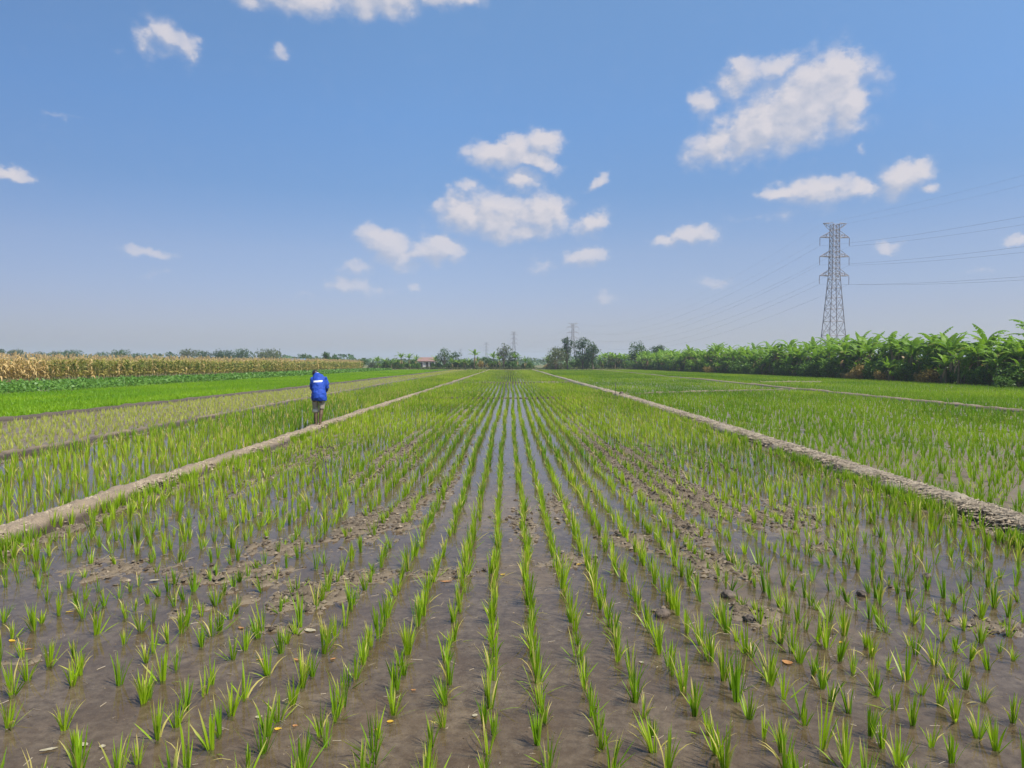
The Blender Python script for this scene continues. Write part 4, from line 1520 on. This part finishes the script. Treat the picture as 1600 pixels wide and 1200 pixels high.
# ---------------------------------------------------------------- fallen leaves
def fallen(px, py, L, w, mat, label, seed, cat='leaf'):
    r2 = random.Random(seed)
    x, y = at_px(px, py)
    nu, nv = 9, 5
    V = []
    for i in range(nu):
        f = i / (nu - 1)
        ww = w * (math.sin(math.pi * (f * .96 + .02)) ** .7)
        for j in range(nv):
            g = (j / (nv - 1) - .5)
            V.append(((f - .5) * L, g * ww + .12 * w * math.sin(f * 3 + seed), .003 + .22 * w * abs(g) ** 1.5 + .05 * L * (f - .5) ** 2 * 2 + .002 * r2.random()))
    V = np.array(V); V = np.concatenate([V, V - np.array([0, 0, .0012])])
    N = nu * nv
    Q = []
    for i in range(nu - 1):
        for j in range(nv - 1):
            a = i * nv + j
            Q.append((a, a + nv, a + nv + 1, a + 1)); Q.append((N + a, N + a + 1, N + a + nv + 1, N + a + nv))
    ti = np.clip(.5 + .4 * np.sin(V[:, 0] / L * 9 + seed), 0, 1)
    me = np_mesh('fallen_leaf', V, [np.array(Q)], {'tint': ti, 't': ti * 0, 'dry': ti * 0}, True, (M[mat],))
    o = obj('fallen_leaf', me)
    z = max(0.0, float(mud_height(np.array([x]), np.array([y]))[0]))
    o.location = (x, y, z + .001); o.rotation_euler = (r2.uniform(-.08, .08), r2.uniform(-.08, .08), r2.uniform(-.6, .6))
    tag(o, label, cat, 'fallen leaves on the paddy')
    return o


LV = [(33, 1020, .085, .026, 'orange_leaf', 'long orange leaf floating at the left edge of the foreground'),
      (12, 1006, .05, .03, 'yellow_leaf', 'yellow orange leaf just behind the long orange leaf'),
      (103, 960, .05, .022, 'yellow_leaf', 'yellow leaf lying in the left rows beyond the orange leaves'),
      (119, 1174, .055, .036, 'pale_leaf', 'pale oval leaf in the bottom left corner area'),
      (66, 1181, .075, .022, 'pale_leaf', 'narrow pale yellow leaf left of the pale oval leaf'),
      (151, 1176, .03, .026, 'pale_leaf', 'small whitish leaf right of the pale oval leaf'),
      (399, 1129, .036, .032, 'pale_leaf', 'round whitish leaf on the water left of the centre rows'),
      (429, 1148, .034, .022, 'yellow_leaf', 'pale yellow leaf at a rice foot near the round whitish leaf'),
      (456, 1143, .024, .018, 'orange_leaf', 'tiny reddish leaf right of the pale yellow leaf'),
      (517, 1036, .036, .022, 'orange_leaf', 'small orange leaf on open water left of the centre rows'),
      (402, 1037, .048, .020, 'orange_leaf', 'brownish orange leaf between two rice clumps on the left'),
      (459, 1037, .045, .018, 'orange_leaf', 'dull orange leaf midway between two other orange leaves'),
      (373, 986, .062, .028, 'orange_leaf', 'tan orange leaf at the edge of the bare mud on the left'),
      (270, 940, .05, .034, 'pale_leaf', 'whitish curled leaf on the bare mud on the left'),
      (481, 990, .085, .045, 'pale_leaf', 'largest pale leaf lying on a mud patch left of centre'),
      (237, 912, .08, .04, 'pale_leaf', 'greyish pale leaf half under water in the left rows'),
      (607, 1137, .034, .026, 'yellow_leaf', 'bright yellow leaf caught on a clump left of centre'),
      (585, 1150, .024, .020, 'yellow_leaf', 'second bright yellow leaf just left of the other one'),
      (696, 912, .10, .026, 'orange_leaf', 'long tan leaf lying across the mud between the centre rows'),
      (785, 901, .045, .024, 'yellow_leaf', 'yellow leaf at the foot of the central row'),
      (741, 1127, .032, .028, 'pale_leaf', 'small white leaf on water in the bottom centre'),
      (644, 1086, .03, .016, 'orange_leaf', 'small pinkish leaf between rows in the bottom centre'),
      (906, 885, .06, .028, 'yellow_leaf', 'yellow leaf on mud between rows right of centre'),
      (1005, 1042, .036, .022, 'pale_leaf', 'whitish leaf between the third and fourth rows right of centre'),
      (921, 964, .03, .022, 'pale_leaf', 'small white leaf beside the second row right of centre'),
      (1236, 1042, .062, .05, 'orange_leaf', 'curled brown and white leaf at a clump in the right foreground'),
      (1145, 948, .04, .02, 'pale_leaf', 'small white leaf below the dark wet clod'),
      (1320, 1010, .03, .018, 'yellow_leaf', 'little yellow leaf in the water of the right rows')]
for k, a in enumerate(LV):
    fallen(*a, seed=k + 3)

# crumbs of mud on the bare patches and on the banks (nobody could count them)
rr = np.random.default_rng(77)
m, t, out = new_mat('crumb')
p_ = t.n('ShaderNodeBsdfPrincipled'); p_.inputs['Roughness'].default_value = .85; p_.inputs['Specular IOR Level'].default_value = .25
t.l(t.mix(t.attr('tint'), (.055, .040, .028), (.34, .27, .185)), p_.inputs['Base Color']); t.l(p_.outputs[0], out.inputs[0])
M['crumb'] = m
ICO = np.array([(0, 0, 1), (.9, 0, .1), (.28, .85, .15), (-.73, .53, -.1), (-.73, -.53, .1), (.28, -.85, -.05), (0, 0, -1)])
ICT = np.array([(0, 1, 2), (0, 2, 3), (0, 3, 4), (0, 4, 5), (0, 5, 1), (6, 2, 1), (6, 3, 2), (6, 4, 3), (6, 5, 4), (6, 1, 5)])


def crumbs(Pc, rad, tint, label):
    n = len(Pc)
    V = ICO[None] * (1 + rr.normal(0, .25, (n, 7, 3))) * rad[:, None, None] * np.array([1.25, 1, .75]) + Pc[:, None]
    Tc = ICT[None] + np.arange(n)[:, None, None] * 7
    tag(obj('mud_crumbs', np_mesh('mud_crumbs', V.reshape(-1, 3), [Tc.reshape(-1, 3)], {'tint': np.repeat(np.clip(tint, 0, 1), 7)}, False, (M['crumb'],))),
        label, 'mud crumbs', kind='stuff')


n = 130000
py = HZ + FPX * CAMH / rr.uniform(3.2, 16, n); Yc = FPX * CAMH / (py - HZ)
Xc = rr.uniform(-5, 5.2, n)
hz_ = mud_height(Xc, Yc)
ok = (hz_ > -.006) & (np.abs(Xc) < .73 * Yc) & (rr.random(n) < .15 + .75 * sstep(-.004, .01, hz_))
ok |= (rr.random(len(Xc)) < .035) & (np.abs(Xc) < .73 * Yc)
Xc, Yc, hz_ = Xc[ok], Yc[ok], np.maximum(hz_[ok], -.006)
n = len(Xc)
rad = .004 + .021 * rr.random(n) ** 3.2
rad = np.where(hz_ <= -.0055, .0025 + .004 * rr.random(n), rad)
crumbs(np.stack([Xc, Yc, np.where(hz_ <= -.0055, .001, hz_ + rad * .2)], 1), rad, rr.beta(1.1, 3.0, n), 'crumbs of dark and tan mud scattered on the bare patches of the paddy')


def bank_pts(f, w, h, n, y0, y1, pw=2.0):
    yy = y0 + (y1 - y0) * rr.random(n) ** pw
    u = np.clip(rr.normal(0, .48, n), -1.05, 1.05)
    z = -.05 + (h + .05) * np.clip(1 - np.abs(u) ** 3.2, 0, 1) * .98
    return np.stack([f(yy) + u * w / 2, yy, np.maximum(z, .0)], 1), u


Pl, ul = bank_pts(LB, .52, .145, 16000, 5, 38)
Pr, ur = bank_pts(RB, .60, .150, 15000, 5, 45)
Pb = np.concatenate([Pl, Pr]); ub = np.concatenate([ul, ur])
rad = (.007 + .022 * rr.random(len(Pb)) ** 3) * (1 + Pb[:, 1] * .015)
crumbs(Pb, rad, np.where(np.abs(ub) > .8, .2, .78) + rr.normal(0, .2, len(Pb)), 'crumbs of dry earth lying along the two earth paths')


def straws(Pc, L, w, label):
    n = len(Pc)
    a = rr.uniform(0, np.pi, n); e = rr.normal(0, .14, n)
    d = np.stack([np.cos(a) * np.cos(e), np.sin(a) * np.cos(e), np.sin(e)], 1)
    sd_ = np.stack([-np.sin(a), np.cos(a), np.zeros(n)], 1)
    up = np.array([0, 0, 1.])
    h = (L / 2)[:, None]; w = w[:, None]
    V = np.stack([Pc - d * h - sd_ * w, Pc - d * h + sd_ * w, Pc - d * h + up * w * 1.4, Pc + d * h - sd_ * w, Pc + d * h + sd_ * w, Pc + d * h + up * w * 1.4], 1).reshape(-1, 3)
    Q = (np.array([(0, 1, 4, 3), (1, 2, 5, 4), (2, 0, 3, 5)])[None] + np.arange(n)[:, None, None] * 6).reshape(-1, 4)
    tag(obj('straw', np_mesh('straw', V, [Q], None, False, (M['straw'],))), label, 'straw', kind='stuff')


Pr, ur = bank_pts(RB, .62, .155, 9000, 5, 45)
straws(Pr + np.array([0, 0, .012]), rr.uniform(.04, .17, len(Pr)), rr.uniform(.0016, .004, len(Pr)) * (1 + Pr[:, 1] * .04), 'grey straw strewn along the top of the right earth path')
n = 30000
Yc = rr.uniform(3.0, 14, n); Xc = rr.uniform(-5, 5.2, n); hz_ = mud_height(Xc, Yc)
ok = (np.abs(Xc) < .73 * Yc) & (rr.random(n) < np.where(hz_ > -.002, .26, .05))
Pc = np.stack([Xc, Yc, np.maximum(hz_ + .004, .0025)], 1)[ok]
straws(Pc, rr.uniform(.012, .085, len(Pc)), rr.uniform(.0008, .002, len(Pc)), 'bits of straw and chaff on the mud and water of the middle paddy')

# weeds on the banks
VS, QS = [], []
rr = np.random.default_rng(31)
PW = []
for f, off, y0, y1, n in ((RB, -.36, 6, 60, 1300), (LB, .24, 6, 60, 1300), (RB, .38, 7, 40, 600), (LB, -.25, 8, 50, 600), (RB, -.2, 6, 40, 160), (LB, .1, 6, 40, 140)):
    yy = y0 + (y1 - y0) * rr.random(n) ** 1.6
    cl = vnoise(yy * 1.3, yy * 0 + off, 7)
    yy = yy[rr.random(n) < sstep(.35, .8, cl)]
    PW.append(np.stack([f(yy) + off + rr.normal(0, .06, len(yy)), yy], 1))
PW = np.concatenate(PW)
tag(obj('grass', scatter_rice('grass', PW, rr.uniform(.5, 1.05, len(PW)), rr.uniform(.2, .8, len(PW)), M['rice_dark'], 1.0)), 'tufts of grass along the foot of the earth paths', 'grass', kind='stuff')


# ---------------------------------------------------------------- the man
def remeshed(o, vox, smooth=4, sub=0):
    m = o.modifiers.new('remesh', 'REMESH'); m.mode = 'VOXEL'; m.voxel_size = vox; m.use_smooth_shade = True
    s = o.modifiers.new('smooth', 'SMOOTH'); s.factor = .5; s.iterations = smooth
    return o


def person():
    M['skin'] = plain('skin', (.13, .078, .038), .55, col2=(.10, .06, .03), scale=6)
    M['hair'] = plain('hair', (.018, .014, .012), .5)
    M['shirt'] = plain('blue_shirt', (.006, .056, .38), .75, col2=(.004, .042, .29), scale=4)
    M['shorts'] = plain('khaki_shorts', (.36, .31, .22), .85, col2=(.28, .24, .17), scale=8)
    M['cuff'] = plain('sunlit_cuff', (.66, .58, .42), .85, scale=8)  # beige rolled cuff, its colour brightened to stand for sun on the left hem
    M['white'] = plain('white_print', (.75, .77, .80), .7)
    X, Y = -5.12, 19.0
    root = empty('person', (X, Y, .125), R(6))        # faces away from the viewer
    # skeleton: x right, y forward, z up
    pel = (0.0, -.03, .80); wst = (.0, .03, .98); chest = (-.02, .15, 1.20); neck = (-.075, .27, 1.325); head = (-.135, .375, 1.365)
    b = MB()
    b.tube([pel, (0, 0, .88), wst, (-.005, .08, 1.08), chest, (-.04, .21, 1.28), neck], [.13, .14, .125, .125, .125, .095, .052], n=14)
    b.ellipsoid((0, -.05, .82), (.165, .125, .12))
    b.ellipsoid((-.025, .19, 1.215), (.150, .09, .080))
    b.tube([(-.025, .24, 1.32), neck, (-.06, .33, 1.37)], [.062, .055, .055], n=10)
    hr = Euler((R(-52), R(-14), R(14))).to_matrix()
    b.ellipsoid(head, (.076, .096, .112), hr)
    hp = lambda x, y, z: tuple(Vector(head) + hr @ Vector((x, y, z)))
    b.ellipsoid(hp(0, .045, -.065), (.052, .05, .05), hr)                   # jaw
    b.tube([hp(0, .088, .012), hp(0, .108, -.022), hp(0, .094, -.032)], [.010, .017, .010], n=8)   # nose
    b.ellipsoid(hp(0, .088, -.058), (.024, .010, .008), hr)                 # mouth
    for s in (-1, 1):
        b.ellipsoid(hp(s * .078, -.004, -.010), (.010, .020, .032), hr)     # ears
        b.ellipsoid(hp(s * .032, .082, .006), (.016, .012, .010), hr)       # eyes
    # legs: left stepping slightly ahead
    b.tube([(-.085, -.02, .82), (-.09, .03, .62), (-.085, .07, .46), (-.082, .055, .42), (-.078, .03, .30), (-.07, 0, .16), (-.065, -.02, .075)],
           [.095, .080, .058, .056, .056, .040, .036], n=12)
    b.tube([(.085, -.03, .82), (.088, -.01, .62), (.075, .00, .46), (.07, -.01, .42), (.062, -.05, .30), (.05, -.08, .17), (.045, -.10, .08)],
           [.095, .080, .058, .055, .056, .039, .035], n=12)
    for (fx, fy, tz) in ((-.065, -.02, .0), (.045, -.10, .0)):
        b.tube([(fx, fy - .045, .035), (fx, fy, .05), (fx - .004, fy + .08, .038), (fx - .008, fy + .14, .022)], [.030, .038, .036, .026], n=10)
        for q in range(5):
            tx = fx - .008 + (q - 2) * .016
            b.tube([(tx, fy + .13, .018), (tx + (q - 2) * .002, fy + .175 - abs(q - 1.4) * .008, .012)], [.011, .008], n=6)
    # arms: bent at the elbow, hands together low in front
    arms = [[(-.170, .17, 1.255), (-.200, .17, 1.12), (-.205, .19, 1.00), (-.185, .27, .91), (-.160, .36, .85)],
            [(.125, .19, 1.265), (.170, .19, 1.13), (.185, .21, 1.01), (.150, .31, .94), (.10, .40, .88)]]
    for s, A in zip((-1, 1), arms):
        b.tube(A, [.058, .050, .044, .038, .027], n=10)
        w = np.array(A[-1]); dv = w - np.array(A[-2]); dv /= np.linalg.norm(dv)
        side = np.array([1., 0, 0]); side -= dv * (side @ dv); side /= np.linalg.norm(side)
        nrm = np.cross(dv, side)
        b.ellipsoid(w + dv * .045, (.038, .050, .020), np.stack([side, dv, nrm], 1))
        for q in range(4):
            o0 = w + dv * .08 + side * (q - 1.5) * .019
            l = (.034, .040, .037, .028)[q]
            o1 = o0 + dv * l - nrm * .012; o2 = o1 + dv * l * .45 - nrm * l * .7; o3 = o2 - dv * l * .5 - nrm * l * .45
            b.tube([o0 - dv * .02, o0, o1, o2, o3], [.0095, .0095, .009, .0085, .007], n=7)
        t0 = w + dv * .02 - side * s * .03
        b.tube([w + dv * .01, t0, t0 + dv * .035 - side * s * .018 - nrm * .01, t0 + dv * .06 - side * s * .008 - nrm * .028], [.013, .013, .011, .009], n=7)
    body = obj('body', b.mesh('body', (M['skin'],), True), root)
    remeshed(body, .0065, 3)
    # hair
    h = MB(); h.ellipsoid(hp(0, -.016, .022), (.084, .098, .104), hr, 24, 16)
    ho = h.mesh('hair', (M['hair'],), True)
    for v in ho.vertices:
        p = v.co
        v.co = p + Vector((1, .4, .7)) * float(fbm(np.array(p.x * 60), np.array(p.z * 60 + p.y * 40), 3, 2) - .5) * .012
    obj('hair', ho, root)
    # shorts
    c = MB()
    c.tube([(0, .0, .92), (0, -.01, .86), (0, -.02, .80), (0, -.01, .75)], [.13, .14, .145, .10], n=16)
    c.tube([(-.075, -.02, .84), (-.092, .02, .66), (-.092, .055, .50), (-.088, .06, .40), (-.086, .05, .365)], [.085, .084, .080, .082, .084], n=14)
    c.tube([(.075, -.03, .84), (.095, -.015, .66), (.085, -.005, .52), (.078, -.01, .44)], [.085, .082, .078, .076], n=14)
    so = obj('shorts', c.mesh('shorts', (M['shorts'],), True), root)
    remeshed(so, .012, 3)
    tex = bpy.data.textures.new('cloth_folds', 'CLOUDS'); tex.noise_scale = .11; tex.noise_depth = 2
    dm = so.modifiers.new('folds', 'DISPLACE'); dm.texture = tex; dm.strength = .035; dm.mid_level = .5
    cu = MB(); cu.tube([(-.088, .058, .425), (-.087, .054, .385), (-.086, .05, .345)], [.083, .092, .088], n=14)
    co_ = obj('rolled_cuff', cu.mesh('rolled_cuff', (M['cuff'],), True), so)
    # long shirt
    s_ = MB()

    def ring(c, rx, ry, tilt=0.0, n=28):
        th = np.linspace(0, 2 * np.pi, n, endpoint=False)
        return np.stack([c[0] + rx * np.cos(th), c[1] + ry * np.sin(th) * math.cos(tilt), c[2] - ry * np.sin(th) * math.sin(tilt)], 1)
    spec = [((.020, .0, .665), .200, .175, 0), ((.016, -.02, .74), .202, .190, .0), ((.010, -.015, .84), .190, .180, .1), ((.0, .015, .96), .178, .165, .25),
            ((-.008, .07, 1.08), .178, .155, .4), ((-.018, .13, 1.18), .180, .140, .5), ((-.028, .19, 1.265), .168, .125, .6), ((-.040, .215, 1.315), .140, .105, .7), ((-.055, .245, 1.352), .095, .080, .75), ((-.072, .268, 1.372), .060, .055, .8)]
    rings = [ring(*a) for a in spec]
    V = np.concatenate(rings + [np.array([spec[0][0]]), np.array([spec[-1][0]])])
    n = 28
    Q = [(i * n + j, i * n + (j + 1) % n, (i + 1) * n + (j + 1) % n, (i + 1) * n + j) for i in range(len(rings) - 1) for j in range(n)]
    c0, c1, bb = len(V) - 2, len(V) - 1, (len(rings) - 1) * n
    Tt = [(c0, (j + 1) % n, j) for j in range(n)] + [(c1, bb + j, bb + (j + 1) % n) for j in range(n)]
    s_.add(V, Q, Tt)
    for s, A in zip((-1, 1), arms):
        A2_ = [np.array([A[0][0] - s * .05, A[0][1], A[0][2]])] + [np.array(a) for a in A[:-1]] + [np.array(A[-2]) * .35 + np.array(A[-1]) * .65]
        s_.tube(A2_, [.062, .070, .066, .060, .055, .048], n=12)
    sh = obj('shirt', s_.mesh('shirt', (M['shirt'],), True), root)
    remeshed(sh, .011, 5)
    tex2 = bpy.data.textures.new('shirt_folds', 'CLOUDS'); tex2.noise_scale = .12; tex2.noise_depth = 3
    dm = sh.modifiers.new('folds', 'DISPLACE'); dm.texture = tex2; dm.strength = .055; dm.mid_level = .5
    # pale collar and white bar printed across the upper back
    cl = MB()
    th = np.linspace(0, 2 * np.pi, 20, endpoint=False)
    cc = np.array([-.078, .278, 1.352])
    ax = np.array([-.45, .62, .62]); ax /= np.linalg.norm(ax)
    u = np.cross(ax, (1, 0, 0)); u /= np.linalg.norm(u); v = np.cross(ax, u)
    r0 = [cc + .068 * (np.cos(t_) * u + np.sin(t_) * v) for t_ in th]
    r1 = [cc + ax * .032 + .062 * (np.cos(t_) * u + np.sin(t_) * v) for t_ in th]
    cl.add(np.array(r0 + r1), [(j, (j + 1) % 20, 20 + (j + 1) % 20, 20 + j) for j in range(20)])
    co = obj('collar', cl.mesh('collar', (M['white'],), True), sh)
    so2 = co.modifiers.new('thick', 'SOLIDIFY'); so2.thickness = .008
    bp = MB()
    nx, nz = 22, 5
    V = [(-.135 + .235 * i / (nx - 1), -.25, 1.155 + .045 * j / (nz - 1) + .012 * i / (nx - 1)) for j in range(nz) for i in range(nx)]
    Q = [(j * nx + i, j * nx + i + 1, (j + 1) * nx + i + 1, (j + 1) * nx + i) for j in range(nz - 1) for i in range(nx - 1)]
    bp.add(V, Q)
    bo = obj('printed_bar', bp.mesh('printed_bar', (M['white'],), True), sh)
    sw = bo.modifiers.new('wrap', 'SHRINKWRAP'); sw.target = sh; sw.wrap_method = 'PROJECT'; sw.use_project_y = True; sw.use_project_x = False; sw.use_project_z = False
    sw.use_positive_direction = True; sw.use_negative_direction = False; sw.offset = .004
    tag(root, 'person in a long blue shirt and khaki shorts, head bowed, walking away on the path', 'person')
    # stick carried in the left hand
    st = MB()
    hx = np.array([-.158, .385, .84])
    st.tube([hx + np.array([.02, .05, .25]), hx, hx + np.array([.0, -.09, -.42]), hx + np.array([-.002, -.16, -.80])], [.011, .012, .013, .011], n=8)
    so3 = obj('stick', st.mesh('stick', (M['wood'],), True))
    so3.location = root.location; so3.rotation_euler = root.rotation_euler
    so3.location.z -= .05
    tag(so3, 'thin dark stick held in the left hand of the person in blue', 'stick')


person()

# ---------------------------------------------------------------- haze over the plain
HB = 3050.0
m, t, out = new_mat('haze_air')
pv = t.n('ShaderNodeVolumePrincipled')
pv.inputs['Color'].default_value = (.80, .88, 1.0, 1)
pv.inputs['Density'].default_value = .00042
pv.inputs['Anisotropy'].default_value = .25
t.l(pv.outputs[0], out.inputs['Volume'])
mb = MB(); mb.box((0, 0, 19.5), (2 * HB, 2 * HB, 42.0))
tag(obj('haze', mb.mesh('haze', (m,))), 'thin bluish haze over the whole plain', 'haze', kind='stuff')
